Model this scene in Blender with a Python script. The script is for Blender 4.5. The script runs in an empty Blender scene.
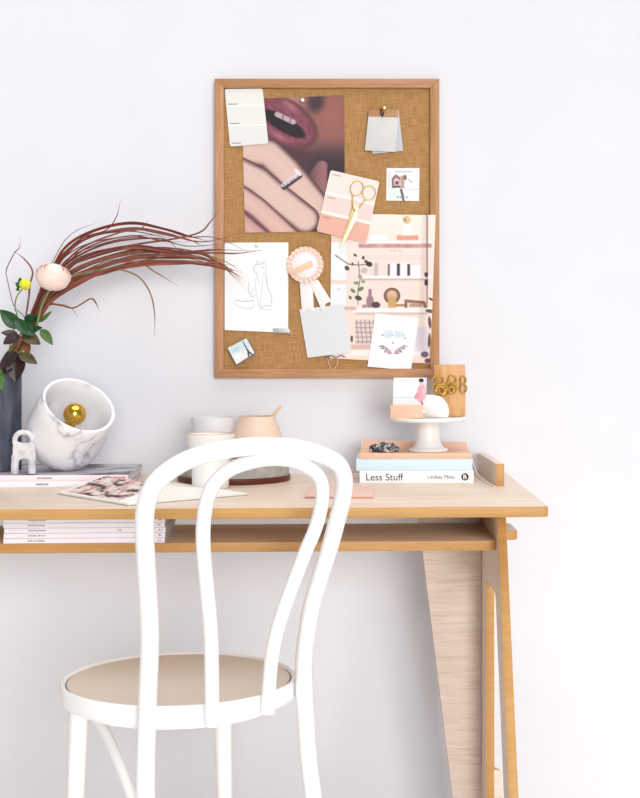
import bpy, bmesh, math, random
from mathutils import Vector, Matrix, noise
random.seed(7)
R = math.radians
scn = bpy.context.scene
COL = scn.collection

# ------------------------------------------------------------------ camera geometry
F, CX, CY, DW, EZ = 1450.0, 399.0, 336.0, 3.085, 1.04   # focal px, principal point, wall distance, eye height
def P(px, py, y):                       # point seen at a pixel, at depth plane y (wall is y=0)
    d = DW + y
    return Vector(((px-CX)*d/F, y, EZ-(py-CY)*d/F))
def PT(px, py, z):                      # point seen at a pixel on a horizontal plane
    d = F*(EZ-z)/(py-CY)
    return Vector(((px-CX)*d/F, d-DW, z))

# ------------------------------------------------------------------ materials
def lin(c):
    return tuple(((v/255)/12.92 if v/255 <= .04045 else ((v/255+.055)/1.055)**2.4) for v in c)
def new_mat(name, col, rough=.5, metal=0, spec=.5):
    m = bpy.data.materials.new(name); m.use_nodes = True
    b = m.node_tree.nodes['Principled BSDF']
    b.inputs['Base Color'].default_value = (*lin(col), 1)
    b.inputs['Roughness'].default_value = rough
    b.inputs['Metallic'].default_value = metal
    b.inputs['Specular IOR Level'].default_value = spec
    return m
def nd(m, t, **kw):
    n = m.node_tree.nodes.new(t)
    for k, v in kw.items():
        if k in n.inputs: n.inputs[k].default_value = v
        else: setattr(n, k, v)
    return n
def lk(m, a, b): m.node_tree.links.new(a, b)
def ramp(m, stops):
    r = m.node_tree.nodes.new('ShaderNodeValToRGB'); e = r.color_ramp.elements
    while len(e) < len(stops): e.new(.5)
    for el, (p, c) in zip(e, stops): el.position = p; el.color = (*lin(c), 1)
    return r
def noisy(name, stops, scale=(1,1,1), nscale=20, detail=6, rough=.5, bump=0, dist=0, metal=0, spec=.5, nrough=.55):
    m = new_mat(name, stops[0][1], rough, metal, spec); b = m.node_tree.nodes['Principled BSDF']
    tc = nd(m, 'ShaderNodeTexCoord'); mp = nd(m, 'ShaderNodeMapping'); mp.inputs['Scale'].default_value = scale
    lk(m, tc.outputs['Object'], mp.inputs['Vector'])
    n = nd(m, 'ShaderNodeTexNoise', Scale=nscale, Detail=detail, Distortion=dist, Roughness=nrough)
    lk(m, mp.outputs[0], n.inputs['Vector'])
    r = ramp(m, stops); lk(m, n.outputs['Fac'], r.inputs[0]); lk(m, r.outputs[0], b.inputs['Base Color'])
    if bump:
        bp = nd(m, 'ShaderNodeBump', Strength=bump, Distance=.002); lk(m, n.outputs['Fac'], bp.inputs['Height']); lk(m, bp.outputs[0], b.inputs['Normal'])
    return m
M = {}
M['wall'] = noisy('wall_paint', [(.3,(221,221,227)),(.7,(224,224,230))], nscale=6, rough=.8, spec=.2)
M['floor'] = noisy('floor_boards', [(.3,(240,236,232)),(.7,(246,243,240))], scale=(1,9,1), nscale=4, rough=.6)
M['wood_x'] = noisy('pale_oak_laminate', [(.28,(206,182,160)),(.5,(226,205,185)),(.75,(236,220,203))], scale=(2.2,34,34), nscale=3, detail=7, rough=.42, dist=.6)
M['wood_y'] = noisy('pale_oak_laminate_side', [(.28,(206,184,162)),(.5,(222,202,182)),(.75,(232,216,199))], scale=(34,34,2.4), nscale=3, detail=7, rough=.5, dist=.6)
M['wood_brace'] = noisy('pale_oak_laminate_brace', [(.25,(196,172,158)),(.48,(219,199,187)),(.62,(227,210,198)),(.8,(234,220,210))], scale=(3,30,42), nscale=3, detail=9, rough=.5, dist=.9, nrough=.65)
M['edge'] = noisy('honey_plywood_edge', [(.3,(184,134,70)),(.7,(197,150,86))], scale=(3,40,40), nscale=4, rough=.5)
M['frame_h'] = noisy('oak_frame_rail', [(.3,(160,112,74)),(.55,(178,128,86)),(.75,(190,144,102))], scale=(3,50,50), nscale=4, rough=.5)
M['frame_v'] = noisy('oak_frame_stile', [(.3,(160,112,74)),(.55,(178,128,86)),(.75,(190,144,102))], scale=(50,50,3), nscale=4, rough=.5)
M['oak_block'] = noisy('oak_block_grain', [(.3,(188,132,80)),(.5,(208,156,102)),(.75,(220,172,120))], scale=(45,45,4), nscale=3, rough=.5, dist=.8)
M['kraft'] = noisy('peach_kraft', [(.3,(226,180,152)),(.7,(232,190,163))], nscale=60, rough=.6)
M['white_paint'] = new_mat('white_lacquer', (246,245,245), .32)
M['seat'] = noisy('beige_seat_panel', [(.3,(222,206,188)),(.7,(226,211,194))], scale=(2,20,2), nscale=4, rough=.27)
M['groove'] = new_mat('seat_groove', (120,104,90), .6)
M['ceramic'] = new_mat('white_ceramic', (238,236,234), .3)
M['gold'] = new_mat('polished_gold', (226,180,78), .16, 1)
M['gold_soft'] = new_mat('brushed_gold', (234,210,152), .38, 1)
M['gold_dark'] = new_mat('antique_gold', (222,186,104), .3, 1)
M['peach_pot'] = new_mat('peach_ceramic', (228,200,181), .5)
M['pale_pot'] = new_mat('pale_grey_ceramic', (219,216,218), .55)
M['stone'] = noisy('grey_stone', [(.3,(150,146,140)),(.55,(172,168,161)),(.8,(190,186,180))], nscale=45, rough=.7)
M['dark_red'] = new_mat('dark_red_wood', (92,26,20), .4)
M['clay'] = new_mat('raw_clay', (214,184,156), .7)
M['cord'] = new_mat('white_cord', (240,236,230), .5)
M['page'] = new_mat('page_paper', (243,240,235), .8, spec=.2)
M['page_edge'] = noisy('page_edges', [(.3,(196,192,200)),(.7,(232,229,234))], scale=(2,2,400), nscale=4, rough=.8, spec=.2)
M['paper'] = new_mat('white_card', (248,247,247), .75, spec=.2)
M['blue_cover'] = new_mat('pale_blue_cloth', (206,226,238), .6)
M['white_cover'] = new_mat('white_book_cover', (247,246,246), .45)
M['lilac_cover'] = new_mat('lilac_white_cover', (238,234,244), .45)
M['pink_spine'] = new_mat('pale_pink_cover', (246,222,230), .45)
M['ink'] = new_mat('black_ink', (28,28,32), .6)
M['grey_ink'] = new_mat('grey_ink', (130,128,140), .7)
M['pink_ink'] = new_mat('pink_ink', (216,120,150), .7)
M['grey_card'] = noisy('grey_card', [(.3,(188,190,195)),(.7,(194,196,201))], nscale=200, rough=.8, spec=.2)
M['grey_card_light'] = noisy('pale_grey_card', [(.3,(204,203,201)),(.7,(210,209,207))], nscale=200, rough=.8, spec=.2)
M['steel'] = new_mat('grey_steel', (176,177,180), .45, .25)
M['ribbon'] = new_mat('white_ribbon', (234,228,227), .6)
M['ruffle'] = new_mat('blush_ruffle', (236,206,192), .7)
M['peach_band'] = new_mat('peach_band', (236,192,160), .6)
M['pink_thread'] = new_mat('pink_thread', (226,190,188), .8)
M['purple_thread'] = new_mat('purple_thread', (110,84,120), .8)
M['pink_note'] = new_mat('blush_notebook', (229,190,176), .55)
M['pink_note_edge'] = new_mat('notebook_edge', (196,152,140), .7)
M['plaster'] = noisy('speckled_plaster', [(.3,(176,174,178)),(.5,(214,212,214)),(.7,(228,226,228))], nscale=70, rough=.85, bump=.3)
M['shell'] = noisy('white_shell', [(.3,(234,229,225)),(.7,(240,237,234))], nscale=30, rough=.4)
M['vase'] = noisy('blue_grey_slate', [(.25,(26,30,42)),(.45,(56,62,78)),(.6,(80,86,102)),(.8,(108,114,128))], scale=(10,10,3), nscale=4, detail=9, rough=.6, bump=.2)
M['crystal'] = noisy('black_and_white_crystal', [(.35,(34,32,36)),(.5,(92,88,92)),(.6,(190,186,188)),(.75,(235,232,232))], nscale=150, detail=3, rough=.35)
M['stem'] = new_mat('green_stem', (110,132,60), .5)
M['leaf'] = noisy('green_leaf', [(.3,(12,54,22)),(.7,(30,84,34))], nscale=60, rough=.4)
M['leaf_light'] = noisy('light_green_leaf', [(.3,(50,86,34)),(.7,(84,116,50))], nscale=60, rough=.45)
M['leaf_burgundy'] = noisy('burgundy_leaf', [(.3,(26,12,12)),(.7,(54,26,24))], nscale=60, rough=.45)
M['leaf_olive'] = noisy('olive_brown_leaf', [(.3,(52,42,18)),(.7,(90,76,38))], nscale=60, rough=.45)
M['leaf_rust'] = noisy('rust_leaf', [(.3,(104,58,30)),(.7,(140,84,48))], nscale=60, rough=.45)
M['bud'] = noisy('yellow_bud', [(.3,(206,206,30)),(.7,(232,226,70))], nscale=60, rough=.5)
M['petal'] = noisy('blush_petal', [(.3,(242,214,202)),(.7,(246,228,219))], nscale=40, rough=.6)
GR = [noisy('mahogany_grass', [(.3,(96,36,24)),(.7,(134,60,40))], nscale=30, rough=.5),
      noisy('russet_grass', [(.3,(124,60,34)),(.7,(158,88,52))], nscale=30, rough=.5),
      noisy('plum_grass', [(.3,(90,40,42)),(.7,(128,66,62))], nscale=30, rough=.5),
      noisy('olive_grass', [(.3,(112,88,46)),(.7,(150,116,70))], nscale=30, rough=.5)]
# printed surfaces read the print's own picture from the colour attribute
m = new_mat('printed_paper', (255,255,255), .5, spec=.3)
a = nd(m, 'ShaderNodeAttribute'); a.attribute_name = 'Print'; lk(m, a.outputs['Color'], m.node_tree.nodes['Principled BSDF'].inputs['Base Color']); M['print'] = m
# marble: soft grey veins
m = new_mat('white_marble', (240,239,242), .35); b = m.node_tree.nodes['Principled BSDF']
tc = nd(m, 'ShaderNodeTexCoord'); n1 = nd(m, 'ShaderNodeTexNoise', Scale=8., Detail=7., Distortion=1.2); n2 = nd(m, 'ShaderNodeTexNoise', Scale=13., Detail=3.)
lk(m, tc.outputs['Object'], n1.inputs['Vector']); lk(m, tc.outputs['Object'], n2.inputs['Vector'])
r = ramp(m, [(.43,(241,240,243)),(.49,(216,215,221)),(.505,(168,168,178)),(.52,(220,219,224)),(.58,(243,242,245))]); lk(m, n1.outputs['Fac'], r.inputs[0])
r2 = ramp(m, [(.46,(0,0,0)),(.62,(255,255,255))]); lk(m, n2.outputs['Fac'], r2.inputs[0])
mxn = nd(m, 'ShaderNodeMix', data_type='RGBA'); lk(m, r2.outputs[0], mxn.inputs['Factor']); mxn.inputs[6].default_value = (*lin((238,237,241)), 1); lk(m, r.outputs[0], mxn.inputs[7])
lk(m, mxn.outputs[2], b.inputs['Base Color']); M['marble'] = m
# burlap weave
m = new_mat('burlap', (184,140,86), .9, spec=.1); b = m.node_tree.nodes['Principled BSDF']
tc = nd(m, 'ShaderNodeTexCoord')
def strand(scale):
    mp = nd(m, 'ShaderNodeMapping'); mp.inputs['Scale'].default_value = scale; lk(m, tc.outputs['Object'], mp.inputs['Vector'])
    n = nd(m, 'ShaderNodeTexNoise', Scale=6., Detail=4.); lk(m, mp.outputs[0], n.inputs['Vector']); return n
na, nb = strand((90,1,6)), strand((6,1,90))
mx = nd(m, 'ShaderNodeMath', operation='ADD'); lk(m, na.outputs['Fac'], mx.inputs[0]); lk(m, nb.outputs['Fac'], mx.inputs[1])
mh = nd(m, 'ShaderNodeMath', operation='MULTIPLY'); mh.inputs[1].default_value = .5; lk(m, mx.outputs[0], mh.inputs[0])
r = ramp(m, [(.36,(152,110,66)),(.5,(171,130,84)),(.64,(186,148,103))]); lk(m, mh.outputs[0], r.inputs[0]); lk(m, r.outputs[0], b.inputs['Base Color'])
bp = nd(m, 'ShaderNodeBump', Strength=.3, Distance=.001); lk(m, mh.outputs[0], bp.inputs['Height']); lk(m, bp.outputs[0], b.inputs['Normal'])
M['burlap'] = m

# ------------------------------------------------------------------ mesh helpers
def catmull(pts, n=8):
    pts = [Vector(p) for p in pts]; q = [pts[0]*2-pts[1]] + pts + [pts[-1]*2-pts[-2]]; out = []
    for i in range(1, len(q)-2):
        p0, p1, p2, p3 = q[i-1:i+3]
        for k in range(n):
            t = k/n
            out.append(.5*((2*p1)+(p2-p0)*t+(2*p0-5*p1+4*p2-p3)*t*t+(3*p1-p0-3*p2+p3)*t**3))
    out.append(pts[-1]); return out
class B:
    def __init__(s): s.bm = bmesh.new()
    def box(s, x0, x1, y0, y1, z0, z1, bev=0, mx=None, seg=2):
        t = bmesh.new(); bmesh.ops.create_cube(t, size=1)
        for v in t.verts: v.co = Vector(((x0+x1)/2+v.co.x*(x1-x0), (y0+y1)/2+v.co.y*(y1-y0), (z0+z1)/2+v.co.z*(z1-z0)))
        if bev: bmesh.ops.bevel(t, geom=t.edges[:], offset=bev, segments=seg, affect='EDGES', profile=.5)
        return s._add(t, mx)
    def _add(s, t, mx=None):
        if mx is not None: t.transform(mx)
        me = bpy.data.meshes.new('tmp'); t.to_mesh(me); t.free(); s.bm.from_mesh(me); bpy.data.meshes.remove(me); return s
    def prism(s, pts, off, bev=0, mx=None, segs=2):       # polygon of 3D points pushed along a vector
        t = bmesh.new(); off = Vector(off)
        a = [t.verts.new(p) for p in pts]; b = [t.verts.new(Vector(p)+off) for p in pts]
        t.faces.new(a); t.faces.new(b[::-1])
        for i in range(len(a)):
            j = (i+1) % len(a); t.faces.new((a[j], a[i], b[i], b[j]))
        bmesh.ops.recalc_face_normals(t, faces=t.faces[:])
        if bev: bmesh.ops.bevel(t, geom=t.edges[:], offset=bev, segments=segs, affect='EDGES', profile=.5)
        return s._add(t, mx)
    def lathe(s, prof, mx=None, seg=48, close=False):     # (radius, height) profile about z
        t = bmesh.new(); rows = []
        for r_, z in prof:
            if r_ < 1e-6: rows.append([t.verts.new((0,0,z))])
            else: rows.append([t.verts.new((r_*math.cos(2*math.pi*k/seg), r_*math.sin(2*math.pi*k/seg), z)) for k in range(seg)])
        prs = list(zip(rows, rows[1:])) + ([(rows[-1], rows[0])] if close else [])
        for a, b in prs:
            for k in range(seg):
                l = (k+1) % seg
                if len(a) == 1 and len(b) == 1: continue
                if len(a) == 1: t.faces.new((a[0], b[l], b[k]))
                elif len(b) == 1: t.faces.new((a[k], a[l], b[0]))
                else: t.faces.new((a[k], a[l], b[l], b[k]))
        if not close:
            for row in (rows[0], rows[-1]):
                if len(row) > 1: t.faces.new(row)
        bmesh.ops.recalc_face_normals(t, faces=t.faces[:])
        return s._add(t, mx)
    def tube(s, pts, rad, seg=10, flat=1.0, closed=False, mx=None):
        pts = [Vector(p) for p in pts]; n = len(pts); t = bmesh.new()
        rr = rad if isinstance(rad, (list, tuple)) else [rad]*n
        rings = []; nrm = None
        for i, p in enumerate(pts):
            if closed: tg = pts[(i+1) % n]-pts[i-1]
            else: tg = pts[min(i+1, n-1)]-pts[max(i-1, 0)]
            tg.normalize()
            if nrm is None:
                nrm = tg.cross(Vector((0,0,1)))
                if nrm.length < .05: nrm = tg.cross(Vector((0,1,0)))
            nrm = (nrm - tg*nrm.dot(tg)).normalized(); bn = tg.cross(nrm)
            rings.append([t.verts.new(p+nrm*(rr[i]*flat*math.cos(2*math.pi*k/seg))+bn*(rr[i]*math.sin(2*math.pi*k/seg))) for k in range(seg)])
        prs = list(zip(rings, rings[1:])) + ([(rings[-1], rings[0])] if closed else [])
        for a, b in prs:
            for k in range(seg):
                l = (k+1) % seg; t.faces.new((a[k], a[l], b[l], b[k]))
        if not closed: t.faces.new(rings[0][::-1]); t.faces.new(rings[-1])
        bmesh.ops.recalc_face_normals(t, faces=t.faces[:])
        return s._add(t, mx)
    def ball(s, c, r_, seg=24, sc=(1,1,1)):
        t = bmesh.new(); bmesh.ops.create_uvsphere(t, u_segments=seg, v_segments=seg//2, radius=r_)
        for v in t.verts: v.co = Vector((v.co.x*sc[0]+c[0], v.co.y*sc[1]+c[1], v.co.z*sc[2]+c[2]))
        return s._add(t)
    def grid(s, fn, nu, nv):                              # open surface fn(u,v) -> point
        t = bmesh.new(); g = [[t.verts.new(fn(i/nu, j/nv)) for i in range(nu+1)] for j in range(nv+1)]
        for j in range(nv):
            for i in range(nu):
                t.faces.new((g[j][i], g[j][i+1], g[j+1][i+1], g[j+1][i]))
        return s._add(t)
WM = {}                                                   # world matrix of every root
def finish(ob, mats, smooth=True, ang=38):
    me = ob.data
    for mm in (mats if isinstance(mats, list) else [mats]): me.materials.append(mm)
    if smooth:
        me.shade_smooth(); me.set_sharp_from_angle(angle=R(ang))
def link_mesh(name, bld, mats, mtx, smooth=True, pick=None, ang=38):
    bm = bld.bm; bm.transform(mtx.inverted())
    if pick:
        bm.normal_update()
        for f in bm.faces: f.material_index = pick(f)
    me = bpy.data.meshes.new(name); bm.to_mesh(me); bm.free()
    ob = bpy.data.objects.new(name, me); COL.objects.link(ob); finish(ob, mats, smooth, ang); return ob
def tags(o, label=None, cat=None, group=None, kind=None):
    if label: o['label'] = label
    if cat: o['category'] = cat
    if group: o['group'] = group
    if kind: o['kind'] = kind
def root(name, label, cat, loc, rz=0, group=None):
    o = bpy.data.objects.new(name, None); COL.objects.link(o); o.empty_display_size = .03
    o.location = loc; o.rotation_euler = (0, 0, rz); tags(o, label, cat, group)
    WM[o] = Matrix.Translation(Vector(loc)) @ Matrix.Rotation(rz, 4, 'Z'); return o
def part(par, name, bld, mats, label=None, local=False, **kw):
    mtx = Matrix.Identity(4) if local else WM[par]
    o = link_mesh(name, bld, mats, mtx, **kw); o.parent = par; WM[o] = WM[par]
    if label: o['label'] = label
    return o
def solo(name, bld, mats, label, cat, loc, group=None, kind=None, **kw):   # a thing that is one mesh
    mtx = Matrix.Translation(Vector(loc)); o = link_mesh(name, bld, mats, mtx, **kw)
    o.location = loc; WM[o] = mtx; tags(o, label, cat, group, kind); return o
def text_mesh(par, name, body, x0, x1, h, y, zc, mat):
    cu = bpy.data.curves.new('t', 'FONT'); cu.body = body; cu.size = 1
    ob = bpy.data.objects.new('t', cu); COL.objects.link(ob); bpy.context.view_layer.update()
    me = bpy.data.meshes.new_from_object(ob.evaluated_get(bpy.context.evaluated_depsgraph_get()))
    bpy.data.objects.remove(ob); bpy.data.curves.remove(cu)
    xs = [v.co.x for v in me.vertices]; ys = [v.co.y for v in me.vertices]
    w = max(xs)-min(xs); cap = .72
    inv = WM[par].inverted()
    for v in me.vertices:
        v.co = inv @ Vector((x0+(v.co.x-min(xs))/w*(x1-x0), y, zc+(v.co.y/cap-.5)*h))
    me.name = name; o = bpy.data.objects.new(name, me); COL.objects.link(o); me.materials.append(mat); o.parent = par; WM[o] = WM[par]
    return o

# ------------------------------------------------------------------ picture painting (prints' own pictures)
def mixc(a, b, t):
    t = max(0., min(1., t)); return tuple(a[i]+(b[i]-a[i])*t for i in range(3))
def sm(e0, e1, x):
    t = max(0., min(1., (x-e0)/(e1-e0))); return t*t*(3-2*t)
def segd(x, y, a, b):
    ax, ay = a; bx, by = b; dx, dy = bx-ax, by-ay; L = dx*dx+dy*dy or 1e-9
    t = max(0., min(1., ((x-ax)*dx+(y-ay)*dy)/L)); return math.hypot(x-ax-t*dx, y-ay-t*dy)
def pld(x, y, pts): return min(segd(x, y, pts[i], pts[i+1]) for i in range(len(pts)-1))
def ell(x, y, c, rx, ry, rot=0):
    cs, sn = math.cos(R(rot)), math.sin(R(rot)); dx, dy = x-c[0], y-c[1]
    return math.hypot((dx*cs+dy*sn)/rx, (-dx*sn+dy*cs)/ry)
def rc(x, y, x0, y0, x1, y1, soft=3):
    return sm(-soft, soft, min(x-x0, x1-x))*sm(-soft, soft, min(y-y0, y1-y))
def nz(x, y, s, o=0): return noise.noise(Vector((x*s, y*s, o)))

def sheet(name, quad, y, fn, label, cat, dens=2.0, th=.0007, bulge=None, par=None, mats=None, group=None, rnd=0):
    TL, TR, BR, BL = quad
    w = max(math.dist(TL, TR), math.dist(BL, BR)); h = max(math.dist(TL, BL), math.dist(TR, BR))
    nu, nv = max(2, int(w*dens)), max(2, int(h*dens))
    def pix(u, v):
        a = (TL[0]+(TR[0]-TL[0])*u, TL[1]+(TR[1]-TL[1])*u); b = (BL[0]+(BR[0]-BL[0])*u, BL[1]+(BR[1]-BL[1])*u)
        return a[0]+(b[0]-a[0])*v, a[1]+(b[1]-a[1])*v
    ctr = pix(.5, .5); loc = P(ctr[0], ctr[1], y)
    bm = bmesh.new(); lay = bm.verts.layers.float_color.new('Print'); g = []
    for j in range(nv+1):
        row = []
        for i in range(nu+1):
            u, v = i/nu, j/nv
            if rnd:                                        # rounded corners
                su = u*w; sv = v*h; cu = min(max(su, rnd), w-rnd); cv = min(max(sv, rnd), h-rnd)
                dx, dy = su-cu, sv-cv; mxx = max(abs(dx), abs(dy)); L = math.hypot(dx, dy)
                if L > 0 and dx and dy: su = cu+dx*mxx/L; sv = cv+dy*mxx/L
                uu, vv = su/w, sv/h
            else: uu, vv = u, v
            px, py = pix(uu, vv)
            p = P(px, py, y)
            if bulge: p = p + Vector((0, -bulge(uu, vv), 0))
            q = bm.verts.new(p-loc); q[lay] = (*[k_*.87 for k_ in lin(fn(px, py))], 1); row.append(q)
        g.append(row)
    for j in range(nv):
        for i in range(nu): bm.faces.new((g[j][i], g[j+1][i], g[j+1][i+1], g[j][i+1]))
    ring = [g[0][i] for i in range(nu+1)]+[g[j][nu] for j in range(1, nv+1)]+[g[nv][i] for i in range(nu-1, -1, -1)]+[g[j][0] for j in range(nv-1, 0, -1)]
    back = []
    for q in ring:
        k = bm.verts.new(q.co+Vector((0, th, 0))); k[lay] = (.8,.8,.8,1); back.append(k)
    n = len(ring)
    for i in range(n):
        j = (i+1) % n; bm.faces.new((ring[i], ring[j], back[j], back[i]))
    if bulge:                                              # a curved sheet gets a curved back
        gb = [[None]*(nu+1) for _ in range(nv+1)]; rk = {id(q): k for q, k in zip(ring, back)}
        for j in range(nv+1):
            for i in range(nu+1):
                q = g[j][i]; k = rk.get(id(q))
                if k is None: k = bm.verts.new(q.co+Vector((0, th, 0))); k[lay] = (.8,.8,.8,1)
                gb[j][i] = k
        for j in range(nv):
            for i in range(nu): bm.faces.new((gb[j][i], gb[j][i+1], gb[j+1][i+1], gb[j+1][i]))
    else: bm.faces.new(back)
    bmesh.ops.recalc_face_normals(bm, faces=bm.faces[:])
    me = bpy.data.meshes.new(name); bm.to_mesh(me); bm.free()
    o = bpy.data.objects.new(name, me); COL.objects.link(o); me.materials.append(M['print'] if mats is None else mats)
    me.shade_smooth(); me.set_sharp_from_angle(angle=R(40))
    if par: o.parent = par; o.location = WM[par].inverted() @ loc; WM[o] = Matrix.Translation(loc)
    else: o.location = loc; WM[o] = Matrix.Translation(loc); tags(o, label, cat, group)
    return o

# ================================================================== SETTING
w = B().box(-2.6, 2.6, 0, .12, 0, 2.7); o = solo('wall_back', w, M['wall'], 'white painted wall behind the desk', 'wall', (0,0,0), kind='structure')
f = B().box(-2.6, 2.6, -4.2, .12, -.06, 0); o = solo('floor', f, M['floor'], 'pale floor under the desk', 'floor', (0,0,0), kind='structure')

# ================================================================== DESK
TH = R(2.6); OX, OY = (506-CX)*(DW-.004)/F, -.004
desk = root('desk', 'pale oak desk with honey-coloured edges, open shelf and slanted legs', 'desk', (OX, OY, 0), TH)
def u_of(v, px):
    k = px-CX; c, s = math.cos(TH), math.sin(TH)
    return (k*(DW+OY+v*c)/F - OX + v*s)/(c - k*s/F)
L, D, ZT = 1.28, .612, .75
def edgepick(ax, thr=.7): return lambda f: 0 if abs(f.normal[ax]) > thr else 1
# top with rounded corners
def rrect(x0, x1, y0, y1, r_, z, n=6):
    pts = []
    for cx, cy, a0 in ((x1-r_, y1-r_, 0), (x0+r_, y1-r_, 90), (x0+r_, y0+r_, 180), (x1-r_, y0+r_, 270)):
        for k in range(n+1):
            a_ = R(a0+90*k/n); pts.append((cx+r_*math.cos(a_), cy+r_*math.sin(a_), z))
    return pts
bd = B().prism(rrect(-L, 0, -D, 0, .010, ZT-.0185), (0,0,.0185), bev=.0012)
part(desk, 'desktop', bd, [M['wood_x'], M['edge']], local=True, pick=lambda f: 0 if f.normal.z > .9 else 1)
UI, PT_ = -.075, .016
ZS = .6725
# shelf with tenons through the side panels
sv0, sv1 = -.475, -.224
u_ten = u_of(-.34, 517.4)
ul0 = -L-UI
pts = [(ul0, sv0, 0), (UI, sv0, 0), (UI, -.345, 0), (u_ten-.008, -.345, 0), (u_ten, -.337, 0), (u_ten, -.240, 0), (u_ten-.006, -.2335, 0), (UI, -.2335, 0), (UI, sv1, 0), (ul0, sv1, 0),
       (ul0, -.2335, 0), (-L-u_ten, -.2335, 0), (-L-u_ten, -.345, 0), (ul0, -.345, 0)]
bd = B().prism([(x, y, ZS-.0175) for x, y, _ in pts], (0,0,.0175), bev=.0008)
part(desk, 'shelf', bd, [M['wood_x'], M['edge']], local=True, pick=edgepick(2, .9))
# A-shaped side panels: outline in (v, z)
def vf(z): return -.494-.392*(.716-z) if z < .7315 else -.494+.392*(z-.716)
ztop = ZT-.0185
zin = .575
outline = [(vf(ztop), ztop), (vf(0), 0), (vf(0)+.079, 0), (vf(zin)+.078, zin-.012), (vf(zin)+.086, zin), (-.316, zin), (-.306, zin-.012), (-.306, 0), (-.205, 0), (-.15, ztop)]
for sgn, u0 in ((1, UI), (-1, ul0-PT_)):
    bd = B().prism([(u0, v, z) for v, z in outline], (PT_, 0, 0), bev=.0008)
    part(desk, 'side_panel', bd, [M['wood_y'], M['edge']], local=True, pick=edgepick(0, .9))
# rear braces, tapering downwards, with a tenon through the panel at the foot
for sgn in (1, -1):
    a0, a1 = u_of(-.224, 418.7), u_of(-.224, 452.7)
    d_ = DW+OY-.224
    z0, z1 = EZ-(520-CY)*d_/F, EZ-(798-CY)*d_/F
    ub = a0+(a1-a0)*(z0-0)/(z0-z1); ut = a0+(a1-a0)*(z0-ztop)/(z0-z1)
    ut_ = u_of(-.224, 502.0); zt_ = EZ-(769.5-CY)*d_/F
    zz = .02
    poly = [(ut, ztop), (ub, 0), (UI-.0003, 0), (UI-.0003, zz), (ut_, zz), (ut_, zt_-.012), (ut_-.003, zt_-.004), (ut_-.011, zt_), (UI-.0003, zt_), (UI-.0003, ztop)]
    if sgn < 0: poly = [(-L-u, z) for u, z in poly]
    bd = B().prism([(u, -.2235, z) for u, z in poly], (0, .016, 0), bev=.0006)
    part(desk, 'rear_brace', bd, [M['wood_brace'], M['edge']], local=True, pick=edgepick(1, .9))

# ================================================================== CHAIR
SX, SD = (177-CX)/600., F/600.; SY = SD-DW
SZ = .4720
AR = R(51); RD = Vector((math.cos(AR), -math.sin(AR), 0)); WD = Vector((math.sin(AR), math.cos(AR), 0)); C0 = Vector((SX, SY, 0))
chair = root('bentwood_chair', 'white bentwood chair with double-hoop back and round beige seat, facing the desk', 'chair', (SX, SY, 0))
Rs = .195
def hoop(ptsw, rho):
    return [C0 + RD*rho(z) + WD*w_ + Vector((0,0,z)) for w_, z in ptsw]
ro = lambda z: .150+.20*max(0, z-.45) + (.25*(.45-z) if z < .45 else 0)
ri = lambda z: .206+(.150+.20*.42-.004-.206)*max(0, z-.45)/.42
outer = [(-.172,0),(-.166,.20),(-.157,.345),(-.143,.487),(-.150,.582),(-.166,.681),(-.179,.760),(-.178,.799),(-.162,.829),(-.118,.8545),(-.061,.866),(0,.870),(.074,.864),(.130,.8495),(.166,.832),(.182,.806),(.183,.772),(.176,.730),(.167,.685),(.156,.641),(.147,.599),(.144,.554),(.145,.50),(.149,.41),(.143,.33),(.144,.18),(.150,0)]
sp = catmull(hoop(outer, ro), 6)
part(chair, 'outer_back_hoop', B().tube(sp, .0143, 16), M['white_paint'])
inner = [(-.059,.444),(-.061,.50),(-.066,.587),(-.077,.668),(-.083,.712),(-.085,.753),(-.080,.792),(-.066,.818),(-.036,.838),(.020,.848),(.074,.8435),(.114,.826),(.132,.806),(.135,.776),(.125,.735),(.105,.694),(.086,.652),(.069,.612),(.055,.571),(.047,.529),(.044,.482),(.044,.446)]
sp = catmull(hoop(inner, ri), 6)
part(chair, 'inner_back_hoop', B().tube(sp, .0113, 14), M['white_paint'])
CS = C0+Vector((.0042,0,0)); mC = Matrix.Translation(CS)
rim = [(Rs-.009, SZ-.004), (Rs-.005, SZ), (Rs-.002, SZ-.001), (Rs, SZ-.005), (Rs, SZ-.0275), (Rs-.003, SZ-.031), (Rs-.028, SZ-.031), (Rs-.030, SZ-.030), (Rs-.0095, SZ-.012)]
part(chair, 'seat_rim', B().lathe(rim, mC, 96, close=True), M['white_paint'])
part(chair, 'seat_groove', B().lathe([(Rs-.0125, SZ-.0062), (Rs-.0088, SZ-.0062), (Rs-.0088, SZ-.0050), (Rs-.0125, SZ-.0050)], mC, 96, close=True), M['groove'], label='dark groove around the seat panel')
part(chair, 'seat_panel', B().lathe([(0, SZ-.018), (Rs-.0115, SZ-.018), (Rs-.0115, SZ-.004), (Rs-.0130, SZ-.0025), (Rs-.03, SZ-.0035), (0, SZ-.0045)], mC, 96), M['seat'], label='beige seat panel')
part(chair, 'apron_ring', B().lathe([(Rs-.055, SZ-.030), (Rs-.026, SZ-.030), (Rs-.026, SZ-.042), (Rs-.055, SZ-.042)], mC, 72, close=True), M['white_paint'])
FD = -RD
for ang in (-48, 57):
    ca = math.atan2(FD.y, FD.x)+R(-ang)
    dr = Vector((math.cos(ca), math.sin(ca), 0))
    top = CS+dr*.168+Vector((0,0,SZ-.032)); bot = CS+dr*.186
    n_ = 10; pts = [top.lerp(bot, k/n_) for k in range(n_+1)]
    part(chair, 'front_leg', B().tube(pts, [.0165-.0045*k/n_ for k in range(n_+1)], 16), M['white_paint'])
    # quarter-arc brace from the rear leg up to the seat near this front leg
    side = -1 if ang < 0 else 1
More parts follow.
